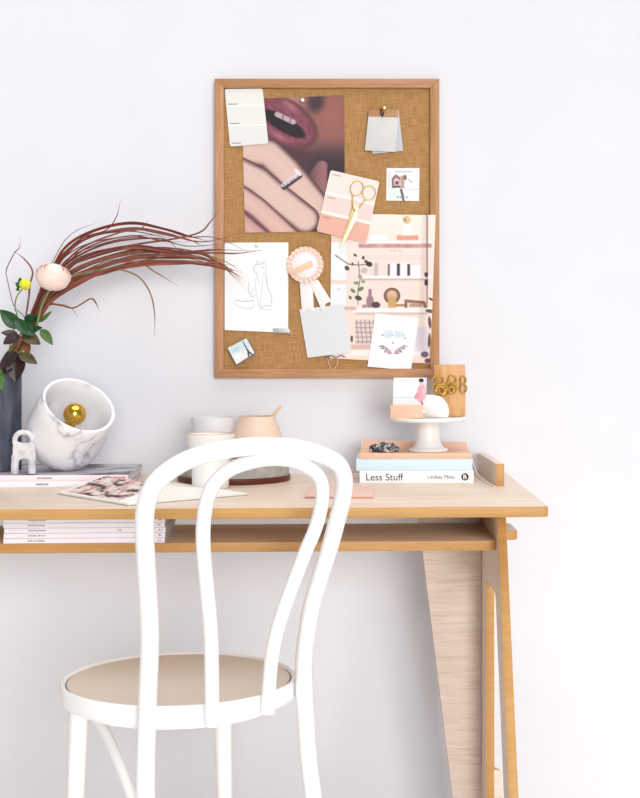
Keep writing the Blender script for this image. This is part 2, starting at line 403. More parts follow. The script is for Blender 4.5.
for side, ang in ((-1, 48),):
    ca = math.atan2(FD.y, FD.x)+R(ang if side < 0 else ang)
    # front leg on the same side of the chair as the rear leg
    cands = [C0+Vector((math.cos(math.atan2(FD.y, FD.x)+R(g)), math.sin(math.atan2(FD.y, FD.x)+R(g)), 0))*.158 for g in (47, -49)]
    rear = C0+RD*ro(.20)+WD*(.166*side)
    fr = min(cands, key=lambda q: (q-rear).length)
    tip = rear.lerp(fr, .95)
    pts = [rear.lerp(fr, q)+Vector((0,0,z)) for q, z in ((0,.20),(.05,.275),(.2,.318),(.36,.352),(.55,.387),(.7,.408),(.85,.421),(.98,.431))]
    part(chair, 'arc_brace', B().tube(catmull(pts, 8), .0088, 12), M['white_paint'])

# ================================================================== PINBOARD
yF, yP = -.020, -.011
board = root('pinboard', 'burlap pinboard in an oak frame hung on the wall above the desk', 'pinboard', P(327, 378.3, -.010))
A, Bq = P(214.6, 78.6, yF), P(439.4, 377.9, yF)
x0, x1, zt, zb = A.x, Bq.x, A.z, Bq.z
fw = .0195
def rail(pts): return B().prism([(x, yF, z) for x, z in pts], (0, .019, 0), bev=.0008)
part(board, 'frame_rail', rail([(x0,zt),(x1,zt),(x1-fw,zt-fw),(x0+fw,zt-fw)]), M['frame_h'])
part(board, 'frame_rail', rail([(x0,zb),(x1,zb),(x1-fw,zb+fw),(x0+fw,zb+fw)]), M['frame_h'])
part(board, 'frame_rail', rail([(x0,zt),(x0,zb),(x0+fw,zb+fw),(x0+fw,zt-fw)]), M['frame_v'])
part(board, 'frame_rail', rail([(x1,zt),(x1,zb),(x1-fw,zb+fw),(x1-fw,zt-fw)]), M['frame_v'])
part(board, 'burlap_panel', B().box(x0+fw-.004, x1-fw+.004, yP, -.002, zb+fw-.004, zt-fw+.004), M['burlap'])

# ---- big photograph of lips and a hand
def lips(px, py):
    x, y = (px-205)*4.69, (py-70)*4.69
    c = mixc((206,162,148), (150,104,100), sm(300, 560, x))
    c = mixc(c, (176,112,104), .8*max(0, 1-ell(x, y, (590,210), 120, 190)))
    c = mixc(c, (66,46,58), sm(300, 450, y)*sm(400, 540, x+.4*(y-400)))
    c = mixc(c, (74,54,62), .9*sm(1.0, .2, ell(x, y, (520,150), 60, 80, 20)))
    c = mixc(c, (84,58,66), .9*sm(1.2, .4, ell(x, y, (410,400), 150, 75, 25)))
    e = ell(x, y, (372,244), 158, 96, 33)
    c = mixc(c, (112,68,78), sm(1.2, 1.0, e))
    c = mixc(c, mixc((156,92,110), (134,72,88), .5+.9*nz(x, y, .05)), sm(1.04, .86, e))
    c = mixc(c, (188,128,140), .75*sm(1, .1, ell(x, y, (400,170), 80, 26, 40)))
    c = mixc(c, (200,140,156), .8*sm(1, .1, ell(x, y, (350,312), 66, 20, 33))*(.7+.6*nz(x, y, .09)))
    e = ell(x, y, (368,252), 118, 36, 31)
    c = mixc(c, (40,24,30), sm(1.12, .85, e))
    tt = sm(15, 9, segd(x, y, (338,208), (414,244)))
    c = mixc(c, (198,180,188), tt); c = mixc(c, (110,84,92), .7*tt*sm(5, 2, segd(x, y, (368,206), (362,240)))); c = mixc(c, (120,94,100), .6*tt*sm(5, 2, segd(x, y, (402,222), (396,256))))
    # shadow between face and hand
    # thumb / palm wedge on the right
    wd_ = min(segd(x, y, (548,452), (500,520)), segd(x, y, (546,462), (546,600)), segd(x, y, (500,520), (546,600)))
    c = mixc(c, mixc((164,118,120), (112,76,84), sm(560, 470, x)), sm(34, 20, wd_))
    for pts, r_, li, dk in (([(150,362),(300,392),(380,470),(560,690)], 68, (226,196,187), (84,54,60)),
                            ([(150,470),(250,520),(330,590),(470,700)], 66, (228,200,191), (90,58,62)),
                            ([(150,580),(250,650),(400,790)], 50, (226,188,180), (98,60,66)),
                            ([(140,690),(270,800)], 48, (212,170,164), (100,62,70))):
        d_ = pld(x, y, pts)/r_
        sh = mixc(mixc(li, (240,208,198), .35*sm(.5, 0, d_)), dk, sm(.5, 1.08, d_)**1.7)
        # light falls from the upper left of the pictured hand
        c = mixc(c, sh, sm(1.08, .96, d_))
    c = tuple(255*((k/255)**1.16) for k in c)
    d_ = segd(x, y, (366,540), (438,490))
    c = mixc(c, (70,52,60), sm(15, 9, segd(x, y, (370,550), (444,497))))
    c = mixc(c, (232,226,232), sm(12, 6, d_)*(.75+.5*nz(x, y, .12)))
    c = mixc(c, (236,230,234), sm(10, 5, segd(x, y, (425,470), (445,490))))
    return c
sheet('photo_print', ((241.8,99.5),(344.2,95.3),(345,231),(245,232.6)), -.0135, lips, 'large photo print of parted lips above a hand wearing a silver ring', 'photo print', dens=2.2)
# ---- white colour card, top left
def cards(bands, lines, marks):
    def fn(px, py): return bands(px, py)
    return fn
def quv(quad, px, py):                                    # approx (u,v) in a parallelogram
    TL, TR, BR, BL = quad; ax, ay = TR[0]-TL[0], TR[1]-TL[1]; bx, by = BL[0]-TL[0], BL[1]-TL[1]
    det = ax*by-ay*bx; dx, dy = px-TL[0], py-TL[1]
    return (dx*by-dy*bx)/det, (ax*dy-ay*dx)/det
qA = ((224.7,89.0),(262.6,88.6),(268.4,143.4),(230.0,146.6))
def f_white(px, py):
    u, v = quv(qA, px, py); c = (240,237,233)
    if v > .30: c = (237,234,230)
    if v > .64: c = (234,232,229)
    for lv in (.29, .63): c = mixc(c, (250,249,248), sm(.014, .006, abs(v-lv)))
    for mv in (.262, .60, .94):
        if .06 < u < .30 and abs(v-mv) < .009: c = (150,146,144)
    return c
sheet('colour_card', qA, -.0152, f_white, 'white three-band paint colour card at the top left of the pinboard', 'colour card', dens=3, rnd=2.2)
# ---- pink paint card
qB = ((330.6,170.0),(379.6,181.4),(366,243.4),(316.4,231.2))
def f_pink(px, py):
    u, v = quv(qB, px, py)
    c = (249,231,225) if v < .37 else ((245,217,211) if v < .68 else (236,181,161))
    for lv in (.37, .68): c = mixc(c, (252,244,240), sm(.03, .018, abs(v-lv)))
    for mv in (.06, .43, .75):
        if .06 < u < .22 and abs(v-mv) < .010: c = mixc(c, (150,120,116), .5)
    return c
sheet('paint_card', qB, -.0180, f_pink, 'blush, pink and salmon paint colour card under the gold scissors', 'colour card', dens=3, rnd=2.4)
# ---- small square photo
def f_house(px, py):
    x, y = (px-380)*12.8, (py-165)*12.8
    c = (244,244,246)
    c = mixc(c, (226,240,234), .8*rc(x, y, 85, 300, 280, 460, 30))
    c = mixc(c, (214,222,226), .6*rc(x, y, 95, 80, 150, 300, 20))
    c = mixc(c, (206,164,168), rc(x, y, 165, 140, 255, 290, 8))
    c = mixc(c, (96,70,78), .8*sm(14, 6, pld(x, y, [(165,290),(160,180),(205,130),(250,180)])))
    c = mixc(c, (236,214,216), rc(x, y, 190, 180, 240, 210, 6)); c = mixc(c, (90,60,70), rc(x, y, 202, 205, 232, 245, 6))
    c = mixc(c, (92,76,70), rc(x, y, 165, 268, 262, 290, 5))
    c = mixc(c, (190,160,150), rc(x, y, 262, 140, 310, 300, 8)); c = mixc(c, (120,100,96), rc(x, y, 300, 130, 340, 190, 10))
    c = mixc(c, (84,70,84), .9*sm(22, 8, pld(x, y, [(270,320),(290,390),(300,450)])))
    c = mixc(c, (248,240,246), rc(x, y, 310, 320, 490, 440, 14)); c = mixc(c, (214,206,214), .8*sm(8, 3, pld(x, y, [(320,320),(400,310),(495,308)])))
    c = mixc(c, (180,182,190), .7*sm(14, 5, pld(x, y, [(360,180),(410,225)])))
    for k in range(8):
        c = mixc(c, (150,160,166), .7*rc(x, y, 190+k*28, 74, 206+k*28, 96, 4))
    for k in range(4):
        c = mixc(c, (120,140,140), .7*rc(x, y, 215+k*38, 400, 238+k*38, 425, 4))
    return c
sheet('small_photo', ((386.6,168.1),(419.6,168.0),(419.0,201.0),(386.2,200.6)), -.0125, f_house, 'small square photo of a pink house on white, at the right of the board', 'photo', dens=3)
# ---- shelf photo
def f_shelf(px, py):
    x, y = (px-310)*4.43, (py-205)*4.43
    c = mixc((250,236,226), (247,224,214), sm(60, 300, y))
    c = mixc(c, (244,222,206), .5*sm(300, 120, x)*sm(300, 600, y))
    c = mixc(c, (238,242,247), rc(x, y, 90, 160, 160, 445, 4)); c = mixc(c, (242,214,200), rc(x, y, 80, 333, 168, 350, 4)); c = mixc(c, (242,214,200), rc(x, y, 80, 130, 168, 165, 6))
    for q in ((120,228),(128,372)): c = mixc(c, (190,196,204), .6*sm(8, 3, math.hypot(x-q[0], y-q[1])))
    c = mixc(c, (224,164,138), rc(x, y, 384, 134, 480, 156, 3)); c = mixc(c, (252,246,242), rc(x, y, 412, 84, 452, 134, 5)); c = mixc(c, (216,186,130), .8*sm(14, 5, abs(math.hypot(x-428, y-66)-12)+4))
    c = mixc(c, (250,247,246), rc(x, y, 268, 132, 345, 158, 4))
    c = mixc(c, (250,240,236), rc(x, y, 205, 158, 545, 172, 3)); c = mixc(c, mixc((222,180,176), (170,112,112), .5+.5*nz(x, y, .03, 4)), .9*rc(x, y, 215, 172, 540, 190, 4))
    for k in range(16):
        if (k*7) % 5: c = mixc(c, (190,160,160), .7*rc(x, y, 346+k*4, 199, 348.6+k*4, 206, 1.2))
    for yy in (226, 238): c = mixc(c, (222,206,206), .6*rc(x, y, 230, yy-3, 500, yy+3, 3))
    for a_, b_, cc, y0 in ((284,302,(206,190,184),258),(262,280,(232,222,222),270),(344,354,(120,110,116),262),(356,384,(246,246,248),258),(385,398,(58,50,58),260),(402,430,(246,246,248),258),(431,443,(66,58,66),262),(446,490,(248,246,246),268)):
        c = mixc(c, cc, rc(x, y, a_, y0, b_, 314, 2.5))
    c = mixc(c, (249,245,245), rc(x, y, 228, 314, 540, 326, 3)); c = mixc(c, (190,172,174), .8*rc(x, y, 225, 326, 522, 334, 3))
    c = mixc(c, (142,116,116), .8*rc(x, y, 515, 20, 522, 480, 2)); c = mixc(c, (60,44,50), rc(x, y, 508, 300, 522, 318, 4)); c = mixc(c, (60,44,50), rc(x, y, 508, 332, 522, 356, 4))
    # jars, lamp, tray
    c = mixc(c, (158,126,138), sm(1.06, .9, ell(x, y, (266,428), 17, 30))); c = mixc(c, (158,126,138), rc(x, y, 259, 372, 273, 410, 3))
    c = mixc(c, (84,62,66), sm(1.1, .85, ell(x, y, (292,443), 20, 15))); c = mixc(c, (170,146,146), sm(1.1, .85, ell(x, y, (242,450), 12, 10)))
    c = mixc(c, (128,88,66), sm(1.04, .96, ell(x, y, (363,402), 37, 36))); c = mixc(c, (226,196,164), sm(1.0, .6, ell(x, y, (363,402), 30, 30))*(.6+.4*sm(430, 380, y)))
    c = mixc(c, (206,164,104), rc(x, y, 346, 410, 382, 456, 4)); c = mixc(c, (150,104,60), rc(x, y, 380, 440, 430, 448, 3))
    c = mixc(c, (132,92,68), .9*sm(9, 4, pld(x, y, [(425,452),(425,425),(505,432),(510,452)]))); c = mixc(c, (186,146,130), rc(x, y, 440, 436, 498, 452, 4))
    c = mixc(c, (246,241,242), rc(x, y, 190, 456, 540, 476, 3)); c = mixc(c, (206,186,184), .8*rc(x, y, 200, 476, 520, 488, 4)); c = mixc(c, (214,176,160), .9*rc(x, y, 150, 450, 205, 466, 5))
    c = mixc(c, (244,226,214), .8*rc(x, y, 200, 490, 520, 640, 10))
    if 200 < x < 285 and 508 < y < 616:
        gx = min(abs(((x-204+8*sm(616, 508, y)) % 19)-9.5), 20); gy = abs(((y-512) % 21)-10.5)
        c = mixc(c, (128,108,120), .75*max(sm(3.4, 1.6, gx), sm(3.4, 1.6, gy))); c = mixc(c, (196,176,186), .3)
    c = mixc(c, (248,240,238), rc(x, y, 150, 640, 540, 668, 4)); c = mixc(c, (210,170,160), .7*rc(x, y, 180, 618, 280, 640, 6))
    c = mixc(c, (214,208,220), .8*rc(x, y, 470, 540, 525, 650, 8)); c = mixc(c, (96,72,96), .9*sm(1.1, .6, ell(x, y, (508,662), 20, 16)))
    for q, rx, ry, ro_ in (((530,470),22,9,10),((530,520),8,30,-6),((528,600),7,34,4),((536,418),14,6,30),((522,690),16,12,0)):
        c = mixc(c, (84,54,46), .85*sm(1.1, .7, ell(x, y, q, rx, ry, ro_)))
    # plant
    c = mixc(c, (110,96,84), .8*sm(3.5, 1.5, pld(x, y, [(112,222),(170,262),(220,266),(268,260)]))); c = mixc(c, (110,100,84), .8*sm(3.2, 1.5, pld(x, y, [(212,440),(212,380),(222,330),(214,250)])))
    for q, rx, ry, ro_, cc in (((262,262),16,12,20,(36,38,34)),((248,250),9,7,0,(60,60,54)),((164,280),13,10,40,(52,58,46)),((200,222),10,6,40,(64,66,56)),((236,234),7,9,0,(58,62,50)),((240,290),16,14,0,(190,190,176)),((222,318),12,9,30,(150,160,140)),((190,380),14,8,40,(96,122,88)),((225,372),15,9,-30,(82,110,78)),((205,345),14,8,0,(126,146,112)),((214,412),17,11,20,(44,62,42)),((178,410),10,7,60,(90,104,78)),((236,340),9,7,0,(120,140,110)),((188,262),6,9,10,(90,90,80))):
        c = mixc(c, cc, .9*sm(1.1, .75, ell(x, y, q, rx, ry, ro_)))
    c = mixc(c, (74,84,60), rc(x, y, 180, 580, 190, 606, 3))
    return c
sheet('shelf_photo', ((331.6,213.4),(435.6,215.2),(430.2,363.6),(329.6,358.2)), -.0150, f_shelf, 'large photo print of pale pink shelves holding vases and a plant', 'photo print', dens=2.2, bulge=lambda u, v: .0066*sm(.86, .95, u)*sm(1.0, .75, v))
# ---- sketch
LN = [[(243,205),(238,185),(250,168),(268,172)],[(268,172),(292,162),(303,182),(298,205),(284,214)],[(250,160),(256,152),(262,168),(276,156),(284,168),(297,152)],[(243,205),(256,214)],[(256,216),(248,262),(252,312),(262,352),(268,388)],[(262,222),(262,260)],[(298,214),(304,262),(318,306),(330,336),(326,360)],[(312,230),(306,268)],[(285,222),(280,300),(270,350),(276,386)],[(216,254),(214,300),(232,330),(246,322)],[(240,285),(228,312)],[(138,352),(160,372),(196,388),(230,384)],[(150,346),(190,352),(240,346)],[(222,392),(246,366)],[(270,388),(330,392)],[(276,382),(300,372),(326,374)],[(196,338),(212,352)],[(246,182),(256,186)],[(280,182),(292,186)]]
def f_sketch(px, py):
    x, y = (px-205)*4.923, (py-230)*4.923; c = (250,250,251)
    if 130 < x < 345 and 140 < y < 400:
        for i, l in enumerate(LN):
            d_ = pld(x, y, l)
            if d_ < 5: c = mixc(c, (176,178,188), (.55 if i % 3 else .85)*sm(3.0, .6, d_))
    return c
sheet('sketch_card', ((224.6,242.6),(288.4,242.4),(288.2,332.8),(224.6,330.0)), -.0140, f_sketch, 'white sheet with a fine line drawing of a seated figure', 'drawing', dens=3)
# ---- grey sheet, floral card
def f_grey(px, py): return mixc((229,231,235), (222,225,230), .5+.5*nz(px, py, .5))
sheet('grey_sheet', ((299.4,309.4),(343.4,304.2),(351.8,352.2),(307.6,357.8)), -.0162, f_grey, 'plain pale grey sheet pinned below the rosette ribbon tails', 'card', dens=1, bulge=lambda u, v: .0008*math.sin(u*math.pi))
def f_floral(px, py):
    x, y = (px-330)*5.82, (py-285)*5.82; c = (250,249,251)
    for q, rx, ry, cc in (((338,292),26,18,(186,212,226)),((402,290),26,18,(184,210,224)),((322,272),16,12,(206,224,234)),((350,274),16,12,(196,216,228)),((416,276),14,12,(206,224,234)),((386,278),14,10,(192,214,226)),((370,300),16,10,(212,226,236)),((305,292),8,7,(120,120,160)),((436,310),8,6,(120,122,160)),((430,292),9,8,(166,190,210)),((366,338),7,6,(140,110,130)),((362,290),6,5,(100,120,150))):
        e = ell(x, y, q, rx, ry); c = mixc(c, mixc(cc, (236,242,246), .5+.5*nz(x, y, .12)), .9*sm(1.1, .8, e))
    for s_ in (-1, 1):
        X = 367+s_*(x-367)
        stem = [(372,398),(395,388),(420,372),(438,352)]
        c = mixc(c, (128,104,118), .85*sm(3.6, 1.6, pld(X, y, stem)))
        for k, (qx, qy) in enumerate(((384,384),(398,374),(410,366),(424,356),(396,396),(412,388),(430,370),(442,358))):
            cc = ((206,140,160),(150,116,132),(112,110,126),(120,128,140))[(k+(s_ > 0)) % 4]
            c = mixc(c, cc, .85*sm(1.2, .7, ell(X, y, (qx, qy), 10, 4.5, -50 if k < 4 else 10)))
        c = mixc(c, (214,146,170), .8*sm(1.2, .6, ell(X, y, (386,398), 10, 7)))
    return c
sheet('floral_card', ((375.4,313.2),(418.6,318.4),(411.0,370.4),(367.4,366.6)), -.0165, f_floral, 'white card with a blue and pink floral wreath', 'card', dens=3.2, bulge=lambda u, v: .0012*v*v)

# ---- kraft and grey tags hung from a pin
t = root('swatch_tags', 'bundle of grey and kraft swatch tags hanging from a gold pin', 'swatch tag', P(384, 152, -.012))
def plate(q, y, th=.0010): return B().prism([P(a_, b_, y) for a_, b_ in q], (0, th, 0), bev=.0002)
part(t, 'kraft_tag', plate(((368.4,110.4),(397.6,109.6),(397.2,140),(366.6,140)), -.0135), M['frame_h'], label='kraft brown tag')
part(t, 'grey_tag', plate(((371,112),(398.6,110.5),(403.2,150.8),(372.5,154.0)), -.0155), M['grey_card'])
part(t, 'grey_tag', plate(((368.4,115.6),(398.4,117.2),(395.4,152.0),(364.8,150.4)), -.0195), M['grey_card_light'])
part(t, 'kraft_header', plate(((368.6,110.6),(397.8,109.4),(398.0,117.3),(368.0,116.2)), -.0204), M['frame_h'], label='kraft brown folded top')
part(t, 'loop', B().tube(catmull([P(383.6,107.5,-.0190), P(381.2,110,-.021), P(380.8,113,-.022), P(382.4,116.2,-.0215), P(383.4,112,-.0215)], 5), .0016, 8), M['ink'], label='black loop')
def pin(px, py, y, r_, mat, label, name='push_pin'):
    p = P(px, py, y); rt = root(name, label, 'pin', p)
    mx_ = Matrix.Translation(p) @ Matrix.Rotation(R(90), 4, 'X')
    part(rt, 'pin_head', B().lathe([(0,.006+r_*1.0),(r_*.55,.006+r_*.85),(r_*.95,.006+r_*.3),(r_*.95,.006-r_*.2),(r_*.6,.006-r_*.75),(0,.006-r_*.9)], mx_, 20), mat)
    part(rt, 'pin_shaft', B().lathe([(0,-.007),(.0007,-.003),(.0007,.005),(0,.0055)], mx_, 8), M['steel'])
pin(384.2, 108.4, -.0185, .0055, M['gold_soft'], 'round gold push pin holding the grey swatch tags')
pin(302.7, 100.6, -.0145, .0046, M['ceramic'], 'cream push pin at the top of the lips photo')
pin(406.6, 219.2, -.0160, .0042, M['kraft'], 'peach push pin at the top of the pink shelf photo')
pin(257.2, 245.6, -.0148, .0036, M['petal'], 'tiny blush push pin at the top of the line drawing')
# ---- clip at the drawing's corner
t = root('paper_clip', 'grey metal clip on the lower right corner of the drawing', 'clip', P(281, 334, -.016))
part(t, 'clip_plate', B().prism([P(a_, b_, -.0165) for a_, b_ in ((272.8,328.2),(289.6,328.8),(290.4,333.0),(274,332.4))], (0,.0015,0), bev=.0003), M['steel'])
part(t, 'clip_lip', B().tube([P(273.4,332.2,-.0160), P(290.4,333.0,-.0160)], .0013, 8), M['steel'])
# ---- rosette
c0 = (305.3, 264.8); yR = -.0188
t = root('rosette', 'blush pleated award rosette with white ribbon tails on the pinboard', 'rosette', P(305.3, 308, -.02))
cw = P(*c0, yR); px2m = (DW+yR)/F
def ruff(r0, r1, n, yb, amp, sc):
    bd = B()
    def fn(u, v):
        a_ = 2*math.pi*u; k = (u*n) % 1; tri = 1-abs(2*k-1)
        rr = r0+(r1-r0)*v; rr *= 1+sc*math.sin(math.pi*k)*v
        return Vector((cw.x+rr*math.cos(a_), yb-amp*tri*(.3+.7*v), cw.z+rr*math.sin(a_)))
    bd.grid(fn, n*8, 3)
    bmesh.ops.remove_doubles(bd.bm, verts=bd.bm.verts[:], dist=1e-6)
    bmesh.ops.solidify(bd.bm, geom=bd.bm.faces[:], thickness=.0006); return bd
part(t, 'ruffle', ruff(10*px2m, 17.6*px2m, 22, yR, .0035, .05), M['ruffle'], ang=25)
part(t, 'inner_ruffle', ruff(9*px2m, 12.6*px2m, 26, yR-.002, .0020, .04), M['ribbon'], ang=25)
mx_ = Matrix.Translation(cw) @ Matrix.Rotation(R(90), 4, 'X')
part(t, 'centre_disc', B().lathe([(0,.0050),(9.6*px2m,.0048),(10.6*px2m,.0040),(10.6*px2m,-.001),(0,-.001)], mx_, 40), M['ribbon'])
def cp(x, y, yy): return P(205+x/4.923, 230+y/4.923, yy)
part(t, 'centre_band', B().prism([cp(a_, b_, yR-.0062) for a_, b_ in ((420,200),(414,214),(424,226),(530,180),(533,166),(522,148))], (0,.0012,0), bev=.0002), M['peach_band'], label='peach diagonal band')
for q, yy in ((((466,252),(530,262),(533,330),(536,404),(508,388),(478,412),(472,340)), -.0178), (((512,256),(556,244),(594,305),(622,350),(596,362),(578,404),(546,330)), -.0186)):
    part(t, 'ribbon_tail', B().prism([cp(a_, b_, yy) for a_, b_ in q], (0,.0007,0), bev=.0001), M['ribbon'])
# ---- thread loop
solo('thread_loop', B().tube(catmull([P(327.5,357.5,-.0165), P(329,364,-.018), P(331.5,369,-.0185), P(335.5,367,-.0185), P(337.8,360,-.018), P(334,357.2,-.0165), P(330,360.5,-.0185)], 8), .0007, 6), M['pink_thread'], 'loose loop of pale pink thread hanging below the grey sheet', 'thread', P(332,363,-.0175))
solo('thread_bundle', B().tube(catmull([P(325.5,357.6,-.0165), P(331,355.6,-.0175), P(336,357.4,-.018), P(341,355.4,-.0175), P(345,357,-.0165)], 6), .0011, 6), M['purple_thread'], 'short dark purple thread at the bottom edge of the grey sheet', 'thread', P(335,356.5,-.0170))
# ---- little picture box
t = root('picture_box', 'tiny box with a tower picture on its lid, low on the pinboard', 'box', P(241, 352, -.012))
qT = ((227.6,348.0),(246.4,338.2),(254.4,352.8),(236.4,364.4))
part(t, 'box_tray', B().prism([P(a_+.7, b_+.9, -.0285) for a_, b_ in qT], (0,.017,0), bev=.0004), M['grey_ink'], label='grey tray side')
def f_tower(px, py):
    u, v = quv(qT, px, py)
    c = mixc((214,234,238), (250,240,238), sm(.25, .9, v+.25*nz(px, py, .2)))
    c = mixc(c, (178,214,222), .8*sm(.9, .2, ell(u, v, (.3,.28), .35, .16)))
    c = mixc(c, (250,250,250), .8*sm(1, .5, ell(u, v, (.25,.62), .3, .2)))
    hw = .012+.012*sm(.0, .45, v)+.10*sm(.45, .98, v)**1.6
    d_ = abs(u-.78)-hw
    ins = abs(u-.78) < .035*sm(.6, 1, v) and v > .82
    if v > .05 and d_ < .012 and not ins: c = mixc(c, (62,66,78), .95*sm(.02, -.005, d_))
    return c
sheet('box_lid', qT, -.0290, f_tower, '', '', dens=4, par=t)
# ---- scissors
def c3(x, y, yy): return P(310+x/4.69, 70+y/4.69, yy)
t = root('scissors', 'gold embroidery scissors lying over the pink paint card', 'scissors', P(341, 245, -.02))
yS = -.0205
def loop(cx, cy, rx, ry, rot, yy):
    pts = []
    for k in range(28):
        a_ = 2*math.pi*k/28; x, y = rx*math.cos(a_), ry*math.sin(a_); pts.append(c3(cx+x*math.cos(R(rot))-y*math.sin(R(rot)), cy+x*math.sin(R(rot))+y*math.cos(R(rot)), yy))
    return B().tube(pts, .0012, 8, closed=True)
part(t, 'finger_loop', loop(220, 554, 29, 35, 25, yS-.001), M['gold_soft'])
part(t, 'finger_loop', loop(277, 576, 30, 34, 15, yS+.001), M['gold_soft'])
part(t, 'shank', B().tube([c3(200,582,yS-.001), c3(200,625,yS-.001), c3(206,660,yS-.001)], [.0012,.0018,.0022], 8), M['gold_soft'])
part(t, 'shank', B().tube([c3(262,606,yS+.001), c3(238,634,yS+.001), c3(212,664,yS+.001)], [.0012,.0018,.0022], 8), M['gold_soft'])
part(t, 'blade', B().prism([c3(a_, b_, yS) for a_, b_ in ((198,622),(218,640),(214,690),(170,790),(140,832),(182,700),(192,660))], (0,.0012,0), bev=.0003), M['gold_soft'])
part(t, 'blade', B().prism([c3(a_, b_, yS-.0016) for a_, b_ in ((214,640),(226,632),(222,690),(178,776),(146,826),(186,712),(200,670))], (0,.0012,0), bev=.0003), M['gold_soft'])
part(t, 'screw', B().ball(c3(209,660,yS-.0022), .0018, 12), M['dark_red'])

# ================================================================== BOOKS
def book(name, label, x0, x1, yf, yb, z0, z1, cov, th=.0016, cat='book', group=None, rz=0, edge='page_edge'):
    c = Vector(((x0+x1)/2, (yf+yb)/2, z0)); t = root(name, label, cat, c, rz, group)
    hx, hy, h = (x1-x0)/2, (yb-yf)/2, z1-z0
    bd = B().prism([(0,-hy,0),(0,hy,0),(0,hy,th),(0,-hy+th,th),(0,-hy+th,h-th),(0,hy,h-th),(0,hy,h),(0,-hy,h)], (2*hx,0,0), bev=.0004, mx=Matrix.Translation((-hx,0,0)))
    part(t, 'cover', bd, cov, local=True)
    part(t, 'page_block', B().box(-hx+.002, hx-.002, -hy+th, hy-.003, th, h-th), M[edge], local=True)
    return t
ZD = ZT
sB = F/(DW-.224)
bx = lambda px: (px-CX)/sB
b1 = book('book', 'white hardback book titled Less Stuff, bottom of the stack', bx(359.6), bx(473.6), -.224, -.07, ZD, ZD+.0238, M['white_cover'])
text_mesh(b1, 'title_text', 'Less Stuff', bx(366.2), bx(403.4), .0142, -.2246, ZD+.0122, M['ink'])
text_mesh(b1, 'author_text', 'Lindsay Miles', bx(427.6), bx(454.6), .0078, -.2246, ZD+.0125, M['ink'])
lg = Vector((bx(465), -.2243, ZD+.0122))
mxl = Matrix.Translation(lg) @ Matrix.Rotation(R(90), 4, 'X')
em = part(b1, 'publisher_emblem', B().lathe([(0,.0005),(.0074,.0005),(.0074,0),(0,0)], mxl, 28), M['ink'], label='round black publisher emblem')
bd = B()
for a_, b_, w_, h_ in ((-.0022,.0,.0011,.0046),(.0018,-.0012,.0011,.0030),(0,.0004,.0022,.0010),(.0006,.0030,.0010,.0012)):
    bd.box(lg.x+a_-w_, lg.x+a_+w_, lg.y-.0009, lg.y-.0004, lg.z+b_-h_, lg.z+b_+h_)
part(em, 'emblem_mark', bd, M['white_cover'], label='white mark')
b2 = book('book', 'pale blue book in the middle of the stack under the cake stand', bx(356.2), bx(472.4), -.2235, -.075, ZD+.0240, ZD+.0474, M['blue_cover'])
# notebook on top: peach kraft cover with a bowed top
z0 = ZD+.0476
t = root('notebook', 'peach kraft notebook on top of the book stack', 'notebook', ((bx(359.5)+bx(471.8))/2, -.15, z0))
x0, x1 = bx(359.6), bx(471.9)
part(t, 'page_block', B().box(x0+.002, x1-.002, -.220, -.075, z0+.0012, z0+.0096), M['page_edge'])
part(t, 'back_cover', B().box(x0, x1, -.2238, -.072, z0, z0+.0012, .0003), M['kraft'])
def bow(u, v):
    y = -.2238+.152*v; z = z0+.0110+.0155*sm(.66, 1, v)*(1-.3*u)
    return Vector((x0+(x1-x0)*u-.004*v*u, y, z))
bd = B(); bd.grid(bow, 14, 14); bmesh.ops.solidify(bd.bm, geom=bd.bm.faces[:], thickness=.0012)
part(t, 'front_cover', bd, M['kraft'])
part(t, 'spine', B().box(x0, x1, -.2244, -.2226, z0, z0+.0112, .0004), M['kraft'])
ZN = z0+.0112
# ---- crystal rock
bd = B(); tb = bmesh.new(); bmesh.ops.create_icosphere(tb, subdivisions=5, radius=1)
pc = PT(385, 447.2, ZN)
pc.y = -.190; pc.x = (384-CX)*(DW+pc.y)/F
for v in tb.verts:
    n_ = 1+.22*noise.noise(v.co*2.3)+.22*abs(noise.noise(v.co*6))+.12*noise.noise(v.co*13)
    v.co = Vector((v.co.x*.0265*n_, v.co.y*.018*n_, max(v.co.z, -.35)*.0125*n_+.0042))
    v.co += pc
bd._add(tb); mnz = min(v.co.z for v in bd.bm.verts)
for v in bd.bm.verts: v.co.z += ZN-mnz
solo('crystal_rock', bd, M['crystal'], 'rough black and white crystal rock on the peach notebook', 'rock', pc, ang=20)
# ---- cake stand
yC = -.165; dC = DW+yC; sC = F/dC
cc = Vector(((428.2-CX)/sC, yC, ZN))
zpl = EZ-(417.4-CY)/sC
t = root('cake_stand', 'small white ceramic pedestal cake stand on the book stack', 'cake stand', cc)
hh = zpl-ZN; rp = 38.8/sC
mx_ = Matrix.Translation(cc)
part(t, 'plate', B().lathe([(0,hh-.007),(rp*.5,hh-.0075),(rp-.003,hh-.0068),(rp,hh-.004),(rp,hh+.0005),(rp-.002,hh+.0015),(rp-.005,hh-.0002),(0,hh-.0008)], mx_, 64), M['ceramic'])
part(t, 'pedestal', B().lathe([(0,0),(.0400,0),(.0408,.002),(.039,.0045),(.0300,.0085),(.0262,.016),(.0240,.028),(.0232,hh-.014),(.0246,hh-.0075),(0,hh-.0075)], mx_, 48), M['ceramic'])
ZP = ZN+hh-.0002
